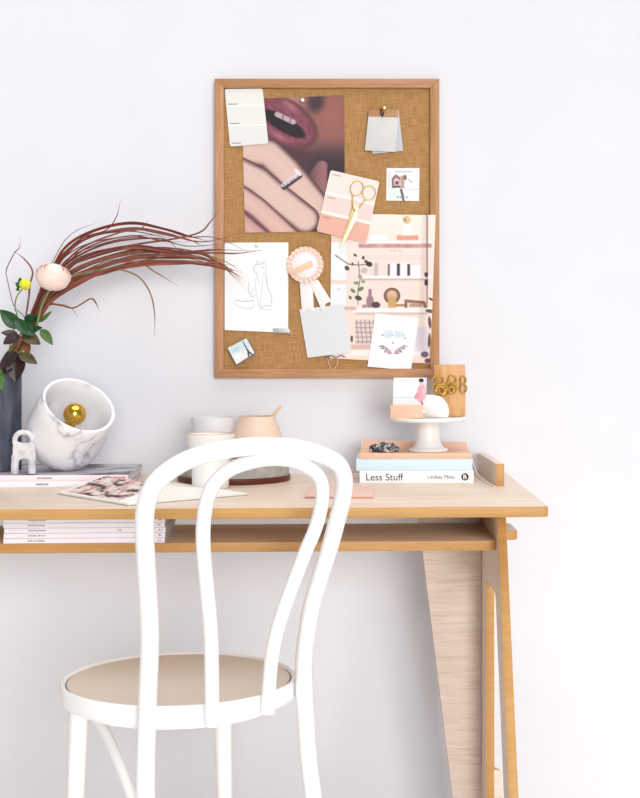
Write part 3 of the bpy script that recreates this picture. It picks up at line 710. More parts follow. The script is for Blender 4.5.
# ---- kraft card holder + card
yK = -.195; sK = F/(DW+yK)
kx = lambda px: (px-CX)/sK
kz0 = ZP+.0004
t = root('card_holder', 'light wood block holding a picture card on the cake stand', 'card holder', (kx(406.5), yK, kz0))
kz1 = EZ-(405-CY)/sK
bd = B(); bd.box(kx(390.4), kx(423), yK-.006, yK+.003, kz0, kz1, .0006); bd.box(kx(390.4), kx(423), yK+.0046, yK+.014, kz0, kz1, .0006); bd.box(kx(390.4), kx(423), yK+.002, yK+.006, kz0, kz0+.006, .0006)
part(t, 'block', bd, M['kraft'])
def f_card(px, py):
    x, y = (px-380)*6.4, (py-355)*6.4; c = (247,249,252)
    c = mixc(c, (206,216,232), .9*rc(x, y, 80, 268, 235, 278, 3)); c = mixc(c, (214,222,234), .9*rc(x, y, 80, 290, 235, 297, 3)); c = mixc(c, (244,238,236), rc(x, y, 85, 300, 240, 330, 4))
    c = mixc(c, (206,222,236), rc(x, y, 285, 140, 305, 320, 4))
    for k in range(9): c = mixc(c, (186,196,206), .7*rc(x, y, 138+k*12, 156, 145+k*12, 166, 3))
    c = mixc(c, (242,170,184), sm(1.1, .85, ell(x, y, (263,245), 30, 62, 8))); c = mixc(c, (232,150,160), sm(1.1, .8, ell(x, y, (236,262), 14, 24, 30)))
    c = mixc(c, (246,206,206), .7*sm(1, .4, ell(x, y, (280,235), 14, 40, 5)))
    c = mixc(c, (238,200,180), sm(1.1, .85, ell(x, y, (266,176), 14, 18))); c = mixc(c, (46,32,34), sm(1.1, .85, ell(x, y, (264,162), 17, 13)))
    c = mixc(c, (190,120,110), sm(1.1, .8, ell(x, y, (272,318), 8, 28, -12)))
    return c
sheet('picture_card', ((393.8,377.7),(427.0,377.7),(425.4,413.2),(392.6,413.2)), yK+.0042, f_card, 'white card with a figure in a pink dress standing in the light wood holder', 'card', dens=4)
# ---- wooden block with gold curls
yW = -.140; sW = F/(DW+yW); wx = lambda px: (px-CX)/sW; wz = lambda py: EZ-(py-CY)/sW
solo('wooden_block', B().box(wx(434.2), wx(465.4), yW, yW+.020, ZP+.0005, wz(364.8), .0008), M['oak_block'], 'upright oak block standing on the cake stand behind the shell', 'block', (wx(450), yW+.01, ZP+.0005))
t = root('gold_curl_ornament', 'cluster of gold wire curls hung across the oak block', 'ornament', (wx(448), yW-.006, wz(396)))
def g5(x, y, yy): return P(380+x/6.4, 355+y/6.4, yy)
def ring(cx, cy, rx, ry, yy, r_=.0013, rot=0):
    pts = []
    for k in range(26):
        a_ = 2*math.pi*k/26; x, y = rx*math.cos(a_), ry*math.sin(a_)
        pts.append(g5(cx+x*math.cos(rot)-y*math.sin(rot), cy+x*math.sin(rot)+y*math.cos(rot), yy))
    return B().tube(pts, r_, 8, closed=True)
for cx, cy, rx, ry, k in ((350,168,22,26,0),(382,162,24,26,1),(392,222,36,34,2),(390,226,22,22,3),(352,208,20,22,1),(462,158,24,28,0),(446,190,20,20,2),(466,218,26,28,1),(454,222,16,18,3),(532,160,18,26,0),(534,214,20,30,1),(420,240,22,18,2)):
    part(t, 'curl', ring(cx, cy, rx, ry, yW-.0045-.0022*k, .0017 if k < 3 else .0024), M['gold_dark'])
part(t, 'wire', B().tube(catmull([g5(345,190,yW-.003), g5(400,196,yW-.004), g5(460,186,yW-.004), g5(532,188,yW-.003)], 6), .0013, 8), M['gold_dark'])
# ---- shell
yH = -.178; sH = F/(DW+yH); 
t = B()
hc = P(424.5, 414, yH)
def shell(u, v):                                          # fan of ribs opening to the upper right
    a_ = R(-4+118*u); rr = .058*(.08+.92*v)*(1-.18*abs(u-.5)*2)
    rib = .0012*math.sin(u*math.pi*22)*v
    dome = .017*math.sin(math.pi*min(1, .12+.88*v))*math.sin(math.pi*(.1+.8*u))+rib
    return Vector((hc.x+rr*math.cos(a_)*.98, yH-dome, hc.z+rr*math.sin(a_)*.78))
t.grid(shell, 66, 18); bmesh.ops.solidify(t.bm, geom=t.bm.faces[:], thickness=.0015)
mn = min(v.co.z for v in t.bm.verts)
for v in t.bm.verts: v.co.z += ZP+.0004-mn
solo('seashell', t, M['shell'], 'white ribbed scallop shell leaning on the oak block', 'shell', (hc.x+.02, yH, ZP), ang=70)

# ---- cord and desk block
pf, pb = PT(496.3, 486, ZD), PT(479.6, 474, ZD)
dv = (pb-pf); ang = math.atan2(-dv.x, dv.y); ln = .262
t = root('wooden_holder', 'long pale oak holder standing on the desk beside the books', 'holder', pf, ang)
bd = B().box(0, .0158, 0, ln, 0, .0428, .0008)
part(t, 'body', bd, [M['wood_x'], M['edge']], local=True, pick=lambda f: 1 if abs(f.normal.y) > .8 else 0)
part(t, 'foot_pad', B().box(.0015, .0145, .01, ln-.01, -.0001, .0004), M['stone'], local=True)
cd = [P(470, 458, -.048), P(474.2, 466, -.07), PT(478.2, 475.6, ZD+.004), PT(483, 480.4, ZD+.0017), PT(489, 483.6, ZD+.0016), PT(494.5, 486.3, ZD+.0016)]
solo('cable', B().tube(catmull([P(462,473,-.05)]+cd, 8), .0014, 8), M['cord'], 'thin white cable running from behind the books to the oak holder', 'cable', PT(483,480,ZD))
# ---- pink notebook lying flat
q = [PT(304.5,499,ZD), PT(373.3,499,ZD), PT(374.2,488.2,ZD), PT(308,488.2,ZD)]
t = root('pink_notebook', 'thin blush pink notebook lying flat near the desk front', 'notebook', sum(q, Vector())/4)
part(t, 'pages', B().prism([v+Vector((0,0,.0006)) for v in [v.lerp(sum(q, Vector())/4, .012) for v in q]], (0,0,.0034)), M['pink_note_edge'])
part(t, 'cover', B().prism([v+Vector((0,0,.004)) for v in q], (0,0,.0009), bev=.0003), M['pink_note'])
part(t, 'back_cover', B().prism(q, (0,0,.0006), bev=.0002), M['pink_note'])

# ================================================================== POTS
zb_ = ZD; dcx, dcy, dr_ = (234-CX)*2.925/F, 2.925-DW, .1125
t = root('round_tin', 'low round grey stone drum on a dark red base, behind the white cup', 'drum', (dcx, dcy, ZD))
mx_ = Matrix.Translation((dcx, dcy, ZD))
part(t, 'base', B().lathe([(0,0),(dr_,0),(dr_+.001,.002),(dr_+.001,.0105),(dr_-.001,.012),(0,.012)], mx_, 72), M['dark_red'], label='dark red base')
zd_ = .046
part(t, 'body', B().lathe([(0,.012),(dr_-.0015,.012),(dr_-.0015,zd_-.003),(dr_-.004,zd_),(0,zd_)], mx_, 72), M['stone'])
ZDR = ZD+zd_
def pot(name, label, cat, px, d_, z0, h, prof, mat, seg=56):
    c = Vector(((px-CX)*d_/F, d_-DW, z0)); t = root(name, label, cat, c); return t, Matrix.Translation(c), c
# peach pot (outer profile then inner)
dp = 2.915; h = EZ-(416-CY)*dp/F-ZDR
t, mx_, pcn = pot('peach_pot', 'peach ceramic pot narrowing towards the top, on the grey drum', 'pot', 257, dp, ZDR, h, None, None)
sp_ = F/dp
prof = [(0,0),(.050,0),(.0555,.004),(.0560,.012),(.0520,.034),(.0440,.062),(.0368,h-.004),(.0362,h),(.0342,h),(.0345,h-.004),(.041,.062),(.049,.034),(.052,.014),(.050,.008),(0,.008)]
part(t, 'body', B().lathe(prof, mx_, 56), M['peach_pot'])
sl = [Vector((pcn.x+.048, pcn.y, EZ-(405.8-CY)*dp/F)), Vector((pcn.x+.026, pcn.y-.004, ZDR+h-.006)), Vector((pcn.x-.036, pcn.y-.008, ZDR+.016))]
solo('wooden_spoon', B().tube([sl[0], sl[0].lerp(sl[1], .3), sl[1], sl[2]], [.0030,.0036,.0034,.0030], 10), M['clay'], 'wooden spoon handle sticking out of the peach pot', 'spoon', sl[2])
# pale pot
dq = 2.955; h = EZ-(417-CY)*dq/F-ZDR
t, mx_, pcn = pot('pale_pot', 'pale grey straight-sided pot behind the white cup', 'pot', 213.5, dq, ZDR, h, None, None)
rq = 24.5*dq/F
rq = min(rq, .0445)
prof = [(0,0),(rq-.004,0),(rq-.001,.003),(rq,h-.002),(rq-.001,h),(rq-.003,h),(rq-.004,h-.002),(rq-.005,.008),(0,.008)]
part(t, 'body', B().lathe(prof, mx_, 56), M['pale_pot'])
# white cup
du = 2.765; h = EZ-(433.6-CY)*du/F-ZD
t, mx_, pcn = pot('white_cup', 'white ceramic cup with a raw clay rim standing on the desk', 'cup', 210.5, du, ZD, h, None, None)
k_ = du/F
prof = [(0,0),(17*k_,0),(18.2*k_,.003),(18.8*k_,.03),(19.0*k_,h*.62),(20*k_,h*.68),(23.3*k_,h*.82),(24.3*k_,h-.002),(23.8*k_,h-.0005)]
ins = [(22.4*k_,h-.0005),(21.6*k_,h-.004),(20.6*k_,h*.82),(17*k_,h*.6),(16.5*k_,.008),(0,.008)]
part(t, 'body', B().lathe(prof+ins, mx_, 56), M['ceramic'])
part(t, 'rim', B().lathe([(22.3*k_,h-.001),(23.9*k_,h-.001),(23.7*k_,h+.0008),(22.5*k_,h+.0008)], mx_, 56, close=True), M['clay'], label='raw clay rim')

# ================================================================== OPEN MAGAZINE
e1 = Vector((.75, .66, 0)).normalized(); e2 = Vector((-.66, .75, 0)).normalized()
G = PT(188, 500.6, ZD); Lh, wl, wr = .242, .122, .127
t = root('open_magazine', 'open magazine lying slanted on the desk with a printed left page', 'magazine', G)
def hl(s): # left page height, s = 0 at gutter .. 1 at the outer edge
    return 0.0045+.0235*math.sin(min(1, s*4.2)*math.pi/2)*(1-sm(.15, 1.05, s))
def hr(s): return .0045+.0075*math.sin(min(1, s*4)*math.pi/2)*(1-sm(.1, 1.0, s))
def cross(fn, w_, sgn):
    n_ = 18; top = [(sgn*w_*k/n_, fn(k/n_)) for k in range(n_+1)]; bot = [(sgn*w_*k/n_, .0014) for k in range(n_, -1, -1)]
    return top+bot
def block(fn, w_, sgn): return B().prism([G+e1*a_+Vector((0,0,b_)) for a_, b_ in cross(fn, w_, sgn)], e2*Lh)
part(t, 'left_pages', block(hl, wl, -1), M['page'])
part(t, 'right_pages', block(hr, wr, 1), M['page'])
part(t, 'cover', B().prism([G+e1*a_+e2*b_ for a_, b_ in ((-wl-.002,-.002),(wr+.002,-.002),(wr+.002,Lh+.002),(-wl-.002,Lh+.002))], (0,0,.0013), bev=.0003), M['stone'])
bm = bmesh.new(); lay = bm.verts.layers.float_color.new('Print'); nu, nv = 70, 110; g = []
for j in range(nv+1):
    row = []
    for i in range(nu+1):
        s_, v_ = .08+.87*i/nu, .16+.80*j/nv
        p = G-e1*(wl*s_)+e2*(Lh*v_)+Vector((0,0,hl(s_)+.0005))
        n1 = noise.noise(Vector((i*.11, j*.05, 2)))+.5*noise.noise(Vector((i*.3, j*.16, 5))); n2 = noise.noise(Vector((i*.06, j*.09, 9)))
        c = mixc((236,214,206), (196,150,140), sm(-.2, .5, n2)); c = mixc(c, (70,48,48), sm(.12, .42, n1)); c = mixc(c, (244,238,236), sm(-.25, -.55, n1)); c = mixc(c, (206,120,132), .8*sm(.3, .5, n2)*sm(.2, -.1, n1))
        q_ = bm.verts.new(WM[t].inverted() @ p); q_[lay] = (*[k_*.85 for k_ in lin(c)], 1); row.append(q_)
    g.append(row)
for j in range(nv):
    for i in range(nu): bm.faces.new((g[j][i+1], g[j][i], g[j+1][i], g[j+1][i+1]))
bmesh.ops.recalc_face_normals(bm, faces=bm.faces[:]); bmesh.ops.solidify(bm, geom=bm.faces[:], thickness=.0003)
me = bpy.data.meshes.new('page_picture'); bm.to_mesh(me); bm.free(); o = bpy.data.objects.new('page_picture', me); COL.objects.link(o); me.materials.append(M['print']); me.shade_smooth(); o.parent = t

# ================================================================== MAGAZINES
def marks(par, spans, x0, y, z, hgt, mat, name='spine_print'):
    for a_, b_ in spans:
        bd = B(); x = a_
        while x < b_:
            w_ = random.uniform(.0018, .0042); bd.box(x0+x, x0+min(b_, x+w_), y-.0003, y+.0003, z-hgt/2, z+hgt/2); x += w_+random.uniform(.0008, .0018)
        part(par, name, bd, mat, local=True)
sM = F/(2.776); yM = 2.776-DW
mx1 = (123.8-CX)/sM; mx0 = mx1-.345; RZ = R(3)
m1 = book('magazine', 'thick lilac white magazine lying under the pink-spined one', mx0, mx1-.002, yM, -.072, ZD, ZD+.0116, M['lilac_cover'], .0006, 'magazine', rz=RZ)
marks(m1, [(.172,.195)], -.1725, -(-.072-yM)/2-.0002, .006, .0035, M['grey_ink'])
m2 = book('magazine', 'magazine with pale pink spine and grey cover under the marble lamp', mx0+.002, mx1, yM, -.070, ZD+.0118, ZD+.0234, M['pink_spine'], .0006, 'magazine', rz=RZ)
marks(m2, [(.318,.340)], -.1725, -(-.070-yM)/2-.0002, .006, .0040, M['pink_ink']); marks(m2, [(.172,.200)], -.1725, -(-.070-yM)/2-.0002, .006, .0030, M['grey_ink'])
# its printed grey cover
bm = bmesh.new(); lay = bm.verts.layers.float_color.new('Print'); g = []; nu, nv = 120, 100; hx = (mx1-mx0-.002)/2; hy = (-.070-yM)/2
for j in range(nv+1):
    row = []
    for i in range(nu+1):
        x, y = -hx+2*hx*i/nu, -hy+2*hy*j/nv
        n1 = noise.noise(Vector((x*9+3, y*14, 1)))+.4*noise.noise(Vector((x*30, y*40, 3)))
        c = mixc((206,202,210), (84,82,96), sm(-.05, .45, n1)); c = mixc(c, (240,206,220), .8*sm(.15, .5, noise.noise(Vector((x*7, y*7, 8))))); c = mixc(c, (236,232,238), sm(-.2, -.5, n1))
        q_ = bm.verts.new((x, y, .0117)); q_[lay] = (*[k_*.85 for k_ in lin(c)], 1); row.append(q_)
    g.append(row)
for j in range(nv):
    for i in range(nu): bm.faces.new((g[j][i], g[j][i+1], g[j+1][i+1], g[j+1][i]))
me = bpy.data.meshes.new('cover_picture'); bm.to_mesh(me); bm.free(); o = bpy.data.objects.new('cover_picture', me); COL.objects.link(o); me.materials.append(M['print']); o.parent = m2; o['label'] = 'grey and pink cover picture'
ZM = ZD+.0118+.0117
# shelf magazines (rotated with the desk)
dm = Matrix.Translation((OX, OY, 0)) @ Matrix.Rotation(TH, 4, 'Z')
uR, uL = u_of(-.470, 165.4), u_of(-.470, 4.2)
names = ['topmost', 'second from the top', 'middle', 'second from the bottom', 'bottom']
zs = ZS+.0004
hts = .0091
for k in range(5):
    c = dm @ Vector(((uL+uR)/2+.0007*((k*37) % 3-1), -.474+.085, zs+k*hts)); hx = (uR-uL)/2; hy = .085
    t = root('shelf_magazine', 'white-spined magazine, %s of the five stacked on the desk shelf' % names[4-k], 'magazine', c, TH, 'magazines stacked on the desk shelf')
    th_, h_ = .0005, hts-.0006
    bd = B().prism([(-hx,-hy,0),(-hx,hy,0),(-hx,hy,th_),(-hx,-hy+th_,th_),(-hx,-hy+th_,h_-th_),(-hx,hy,h_-th_),(-hx,hy,h_),(-hx,-hy,h_)], (2*hx,0,0), bev=.0002)
    part(t, 'cover', bd, M['lilac_cover'], local=True)
    part(t, 'page_block', B().box(-hx+.001, hx-.001, -hy+th_, hy-.002, th_, h_-th_), M['page_edge'], local=True)
    marks(t, [(.043,.058),(.060,.074),(2*hx-.012,2*hx-.006)]+([(.2,.206)] if k == 2 else []), -hx, -hy-.0001, h_/2, .0022, M['grey_ink'])

# ================================================================== VASE, LAMP, FIGURINE
vd = 2.885; vs = F/vd; vr = .058
vc = Vector(((20.8-CX)/vs-vr, vd-DW, ZM))
zv = EZ-(371-CY)/vs; vh = zv-ZM
solo('vase', B().lathe([(0,0),(vr-.002,0),(vr,.002),(vr,vh-.002),(vr-.001,vh),(vr-.005,vh),(vr-.006,vh-.003),(vr-.006,.01),(0,.01)], Matrix.Translation(vc), 64), M['vase'], 'tall dark blue-grey vase holding flowers and grasses', 'vase', vc)
# marble bowl lamp
ld = 2.868; ls = F/ld; rb = .0778
lc = Vector(((66-CX)/ls, ld-DW, ZM+rb-.0005))
t = root('marble_lamp', 'tilted white marble cup lamp on the magazines beside the vase', 'lamp', (lc.x, lc.y, ZM))
ax = Vector((.457, -.533, .711)).normalized()
q_ = Vector((0,0,1)).rotation_difference(ax).to_matrix().to_4x4(); mx_ = Matrix.Translation(lc) @ q_
prof = []
hr_ = .077
for k in range(0, 19): a_ = R(-90+90*k/18); prof.append((max(0, rb*math.cos(a_)), rb*math.sin(a_)))
prof += [(rb-.0008,.02),(rb-.0022,.045),(rb-.0040,hr_-.002),(rb-.0052,hr_),(rb-.0105,hr_),(rb-.0118,hr_-.0022),(rb-.010,.04),(rb-.0085,.015)]
for k in range(0, 17): a_ = R(-8-82*k/16); prof.append((max(0, (rb-.0085)*math.cos(a_)), (rb-.0085)*math.sin(a_)))
part(t, 'marble_shade', B().lathe(prof, mx_, 72), M['marble'])
part(t, 'socket', B().lathe([(0,-rb+.008),(.016,-rb+.008),(.016,-.012),(.013,-.008),(0,-.008)], mx_, 32), M['steel'])
bc = .051
bl = [(0,-.012),(.011,-.012),(.012,.017)]
for k in range(12): a_ = R(-58+148*k/11); bl.append((max(0, .0222*math.cos(a_)), bc+.0222*math.sin(a_)))
part(t, 'bulb', B().lathe(bl, mx_, 40), M['gold'], label='gold-crowned bulb')
# plaster figurine: two legs, body, loop head
fd = 2.806; fs = F/fd
def fp(x, y, yy=0): # crop px -> 3D
    return P(x/4.43, 310+y/4.43, fd-DW+yy)
fb = fp(104, 722); fb.z = ZM
t = root('figurine', 'small speckled plaster figure with two legs and loop head beside the vase', 'figurine', fb)
dz = Vector((0,0,ZM-fp(104,722).z+.0005))
for a_ in (((70,640),(66,690),(66,722)), ((140,640),(142,690),(142,722))):
    part(t, 'leg', B().tube([fp(*a_[0])+dz, fp(*a_[1])+dz, fp(*a_[2])+dz], [.0080,.0074,.0076], 14), M['plaster'])
part(t, 'body', B().prism([fp(x, y, -.007)+dz for x, y in ((58,575),(54,610),(54,665),(84,668),(92,658),(118,658),(128,668),(156,665),(155,610),(150,575),(130,584),(104,588),(80,584))], (0,.014,0), bev=.0030, segs=3), M['plaster'])
part(t, 'loop_head', B().tube(catmull([fp(66,590)+dz, fp(68,562)+dz, fp(84,544)+dz, fp(104,540)+dz, fp(124,544)+dz, fp(142,562)+dz, fp(144,590)+dz], 6), .0052, 12), M['plaster'])

# ================================================================== FLOWERS AND GRASS
vtop = Vector((vc.x, vc.y, zv))
def g1(x, y, yy): return P(x/2.4615, 190+y/2.4615, yy)     # traced on an enlarged view
def inside(k):                                             # stem foot inside the vase
    a_ = k*2.4; r_ = .010+.030*((k*0.37) % 1); return Vector((vc.x+r_*math.cos(a_), vc.y+r_*math.sin(a_), ZM+.03+.01*((k*.61) % 1)))
def blade(pts, k, label, group, wid=.0021, mat=None, yoff=0):
    foot = inside(k); mouth = Vector((vc.x+.018+.022*((k*.53) % 1), vc.y+.03*math.sin(k*1.7), zv+.002))
    full = [foot, mouth]+pts; sp = catmull(full, 7); n_ = len(sp)
    rr = [max(.0003, wid*(.78+.4*math.sin(math.pi*min(1, i/n_*1.1)))*(1-sm(.84, 1.0, i/(n_-1)))+.0003) for i in range(n_)]
    return solo('grass_stem', B().tube(sp, rr, 6, flat=.35), mat or GR[k % 3], label, 'grass', mouth, group)
low = [(72,352),(95,300),(128,250),(188,207),(260,180),(345,160),(430,158),(505,166),(560,190),(605,240)]
upp = [(66,352),(84,300),(112,228),(152,162),(222,116),(320,96),(400,108),(462,122),(530,128),(600,112)]
tips_l = [(612,245),(605,225),(596,205),(612,215),(585,200),(570,196),(610,252),(548,180),(598,232),(580,186),(520,172),(562,176),(602,216),(590,222)]
tips_u = [(608,100),(640,150),(590,128),(560,120),(628,160),(540,140),(520,128),(470,128),(500,140),(440,122),(420,112)]
K = 0
for i, tp in enumerate(tips_l):
    rnd_ = random.Random(i+11); sh = rnd_.uniform(-16, 20); pts = []
    frac = tp[0]/605
    yb = rnd_.uniform(-.235, -.15)
    for j, (x, y) in enumerate(low[:-1]):
        if x*1.0 > tp[0]-28: break
        f_ = j/9
        pts.append(g1(x+rnd_.uniform(-7, 7), y+sh*(.3+.9*math.sin(math.pi*f_))+rnd_.uniform(-4, 4), yb+.05*f_))
    pts.append(g1(tp[0], tp[1], yb+.06))
    blade(pts, K, 'long russet grass stem in the lower arching bundle from the vase', 'lower arching grass stems', rnd_.uniform(.0019, .0031), GR[(0,1,1,3,0)[i % 5]]); K += 1
for i, tp in enumerate(tips_u):
    rnd_ = random.Random(i+51); sh = rnd_.uniform(-16, 44); pts = []; yb = rnd_.uniform(-.235, -.15)
    for j, (x, y) in enumerate(upp[:-1]):
        if x > tp[0]-30: break
        f_ = j/9
        pts.append(g1(x+rnd_.uniform(-8, 8), y+sh*(.2+.9*math.sin(math.pi*f_))+rnd_.uniform(-5, 5), yb+.05*f_))
    pts.append(g1(tp[0], tp[1], yb+.06))
    blade(pts, K, 'long mahogany grass stem in the upper arching bundle from the vase', 'upper arching grass stems', rnd_.uniform(.0017, .0029), GR[(0,2,0,1)[i % 4]]); K += 1
odd = [([(80,330),(118,268),(176,214),(270,194),(335,210),(368,250),(380,300),(381,360)], 'grass stem drooping straight down before the pinboard', .0013, 3),
       ([(70,320),(100,250),(150,170),(200,120),(262,98),(288,62),(297,22)], 'grass stem whose tip flicks straight up above the bundle', .0013, 0),
       ([(80,330),(120,240),(200,165),(330,135),(430,120),(492,104),(518,78),(545,42)], 'grass stem whose tip points up against the pinboard frame', .0014, 0),
       ([(90,310),(140,240),(260,182),(400,160),(520,155),(582,156),(645,148)], 'grass stem lying level across the top of the line drawing', .0014, 0),
       ([(62,330),(34,284),(18,220),(16,196),(34,158),(48,140),(50,110)], 'thin grass stem bending up at the far left', .0014, 2),
       ([(60,330),(70,270),(74,232),(80,200),(62,172),(34,150)], 'kinked grass stem folding back left beside the blush flower', .0013, 2),
       ([(88,318),(120,284),(150,284),(182,290),(222,268),(236,278),(246,302)], 'short grass stem kinked low beneath the arching bundle', .0016, 1),
       ([(86,322),(110,282),(150,282),(172,288),(186,304),(193,318)], 'short fine grass stem curling down beside the kinked one', .0011, 3),
       ([(80,330),(130,250),(220,196),(330,176),(382,202),(438,236)], 'fine grass stem ending in a slope below the bundle', .0013, 1),
       ([(70,330),(96,250),(128,180),(160,124),(196,96),(242,80)], 'short grass stem topping the upper bundle on the left', .0014, 0),
       ([(76,330),(120,236),(190,150),(290,106),(345,96),(364,76)], 'grass stem with a short upright tip above the bundle middle', .0013, 2),
       ([(76,330),(118,236),(180,170),(280,128),(400,120),(440,150)], 'grass stem curling down early inside the upper bundle', .0017, 2)]
for i, (pp, lb, w_, mi) in enumerate(odd):
    yb = -.22+.01*(i % 5)
    blade([g1(x, y, yb+.04*j/len(pp)) for j, (x, y) in enumerate(pp)], K, lb, None, w_*1.25, GR[mi]); K += 1
# leaf
def leaf(base, tip, wd, fold=.25, tilt=0.0, bend=.15):
    base, tip = Vector(base), Vector(tip); ax_ = tip-base; Lx = ax_.length; ax_.normalize()
    vw = Vector((math.sin(tilt), -math.cos(tilt), .25)).normalized(); sd = ax_.cross(vw).normalized(); nm = sd.cross(ax_).normalized()
    def fn(u, v):
        s_ = (u-.5)*2; wv = wd*math.sin(math.pi*min(.995, max(.005, v**.8)))**.8
        return base+ax_*(Lx*v)+sd*(s_*wv)+nm*(fold*abs(s_)*wv-bend*Lx*(v-.35)**2+.03*wv*math.sin(9*v)*s_)
    bd = B(); bd.grid(fn, 8, 14); bmesh.ops.solidify(bd.bm, geom=bd.bm.faces[:], thickness=.0005); return bd
def l1(x, y, yy): return P(x/6.13, 270+y/6.13, yy)
ym = vc.y
def sprig(label, leaves, stem_pts, smat, k):
    mouth = Vector((vc.x+.03, vc.y-.02, zv)); t = root('leaf_sprig', label, 'foliage', mouth)
    part(t, 'stem', B().tube(catmull([inside(k), Vector((vc.x+.030, vc.y-.03+.01*(k % 3), zv+.004))]+stem_pts, 6), .0016, 8), smat)
    for (bx_, by_), (tx, ty), w_, mt, dy in leaves:
        part(t, 'leaf', leaf(l1(bx_, by_, ym+dy), l1(tx, ty, ym+dy-.012), w_, tilt=(tx-bx_)*.004), M[mt])
    return t
sprig('green leafy sprig spreading just above the dark vase', [((128,352),(-4,246),.0150,'leaf',-.05), ((120,330),(210,400),.0130,'leaf',-.055), ((175,310),(240,300),.0085,'leaf',-.04), ((250,362),(322,456),.0092,'leaf_light',-.045), ((150,320),(215,270),.0080,'leaf',-.045), ((240,320),(314,254),.0045,'leaf_light',-.04), ((176,370),(255,352),.0075,'leaf',-.052), ((100,300),(160,392),.0110,'leaf',-.058)],
      [l1(112,470,ym-.045), l1(150,360,ym-.045), l1(190,310,ym-.04)], M['stem'], 3)
sprig('burgundy and olive leafy sprig hanging over the rim of the vase', [((120,400),(18,450),.0125,'leaf_burgundy',-.06), ((110,395),(6,382),.0075,'leaf_burgundy',-.055), ((140,395),(246,452),.0125,'leaf_olive',-.06), ((105,510),(92,684),.0195,'leaf_burgundy',-.062), ((100,500),(10,600),.0140,'leaf_burgundy',-.064), ((118,512),(226,572),.0110,'leaf_olive',-.066), ((150,450),(178,508),.0090,'leaf_rust',-.05), ((70,570),(-6,640),.0150,'leaf_burgundy',-.06)],
      [l1(95,560,ym-.055), l1(100,500,ym-.055), l1(130,410,ym-.055)], M['leaf_rust'], 5)
sprig('single light green leaf at the left edge of the vase', [((-30,590),(14,735),.0110,'leaf_light',-.068)], [l1(-40,600,ym-.06), l1(-30,590,ym-.068)], M['stem'], 7)
# yellow bud
bp_ = P(25.2, 284.5, ym-.045)
t = root('yellow_bud', 'round yellow flower bud with small green leaves at the far left', 'flower', Vector((vc.x+.03, vc.y-.03, zv)))
part(t, 'stem', B().tube(catmull([inside(9), Vector((vc.x+.034, vc.y-.034, zv+.003)), l1(100,300,ym-.05), l1(92,240,ym-.05), l1(100,170,ym-.045), bp_-Vector((.004,0,.006))], 6), .0014, 8), M['stem'])
tb = B(); tb.ball(bp_, .0112, 24, (1,1,.95))
for v in tb.bm.verts: v.co += (v.co-bp_)*.07*math.sin(9*math.atan2(v.co.y-bp_.y, v.co.x-bp_.x))
part(t, 'bud', tb, M['bud'])
for a_, b_, w_ in (((130,110),(95,76),.0050),((128,96),(122,46),.0050),((118,118),(98,122),.0036)):
    part(t, 'leaf', leaf(l1(*a_, ym-.045), l1(*b_, ym-.05), w_), M['leaf'])
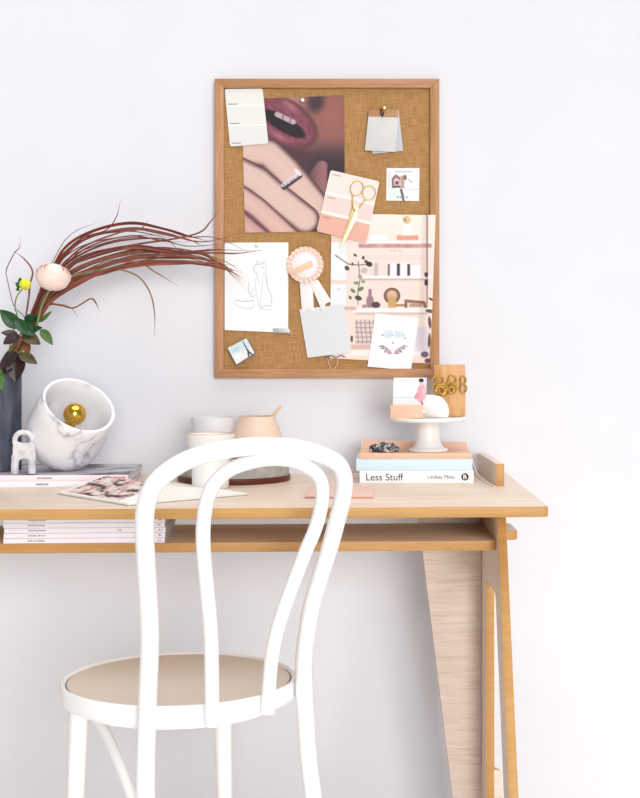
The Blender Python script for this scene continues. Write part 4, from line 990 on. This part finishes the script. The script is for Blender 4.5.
# blush ranunculus
fc = P(53, 276, ym-.06)
t = root('ranunculus', 'full blush white ranunculus bloom rising from the dark vase', 'flower', Vector((vc.x+.036, vc.y-.02, zv)))
part(t, 'stem', B().tube(catmull([inside(12), Vector((vc.x+.040, vc.y-.022, zv+.003)), P(33, 335, ym-.05), P(42, 305, ym-.055), fc-Vector((.004,0,.022))], 6), .0022, 10), M['stem'])
tilt = Matrix.Rotation(R(16), 4, 'Y') @ Matrix.Rotation(R(24), 4, 'X')
def petal(r_, az, wdt, p0, p1, flare):
    def fn(u, v):
        a_ = az+(u-.5)*wdt*(.45+.75*math.sin(math.pi*min(1, .18+.66*v))); ph = p0+(p1-p0)*v-.10*(2*u-1)**2*v
        rr = r_*(1+flare*v*v+.03*(2*u-1)*(1))
        return fc + (tilt @ Vector((rr*math.sin(ph)*math.cos(a_), rr*math.sin(ph)*math.sin(a_), -rr*math.cos(ph)*.84)))
    bd = B(); bd.grid(fn, 12, 12); bmesh.ops.solidify(bd.bm, geom=bd.bm.faces[:], thickness=.0006); return bd
for r_, n_, p1, fl, o_ in ((.0330,6,R(104),.05,0),(.0312,6,R(122),.02,.5),(.0285,6,R(136),0,.2),(.0250,5,R(148),0,.7),(.0205,5,R(156),0,.1),(.0150,4,R(164),0,.4)):
    for k in range(n_):
        part(t, 'petal', petal(r_, 2*math.pi*(k+o_)/n_, 2*math.pi/n_*1.45, R(8), p1, fl), M['petal'], ang=60)
part(t, 'flower_heart', B().ball(fc+Vector((.001,-.002,.003)), .0215, 24), M['petal'])

# ================================================================== LIGHT, CAMERA
wd_ = bpy.data.worlds.new('World'); scn.world = wd_; wd_.use_nodes = True
bg = wd_.node_tree.nodes['Background']; bg.inputs[0].default_value = (.96, .975, 1.0, 1); bg.inputs[1].default_value = .36
sun = bpy.data.lights.new('daylight', 'SUN'); sun.energy = 2.1; sun.angle = R(26); sun.color = (1, .985, .96)
so = bpy.data.objects.new('daylight', sun); COL.objects.link(so)
so.rotation_euler = Vector((-.26, .95, -.115)).to_track_quat('-Z', 'Y').to_euler()
so.location = (2, -3, 2.4)
top = bpy.data.lights.new('overhead_fill', 'SUN'); top.energy = 1.8; top.angle = R(60)  # added overhead fill: brightens the desktop and the floor bounce under it
to = bpy.data.objects.new('overhead_fill', top); COL.objects.link(to); to.location = (.6, -1.5, 2.6)
to.rotation_euler = Vector((-.15, .22, -.95)).to_track_quat('-Z', 'Y').to_euler()
cam = bpy.data.cameras.new('camera'); co = bpy.data.objects.new('camera', cam); COL.objects.link(co)
co.location = (0, -DW, EZ); co.rotation_euler = (R(90), 0, 0)
cam.sensor_fit = 'HORIZONTAL'; cam.sensor_width = 36; cam.lens = F*36/640
cam.shift_x = -(CX-320)/640; cam.shift_y = -(399-CY)/640
cam.clip_start = .05
scn.camera = co
vsn = scn.view_settings; vsn.view_transform = 'Standard'; vsn.look = 'None'; vsn.gamma = 1; vsn.exposure = 0; vsn.use_curve_mapping = False
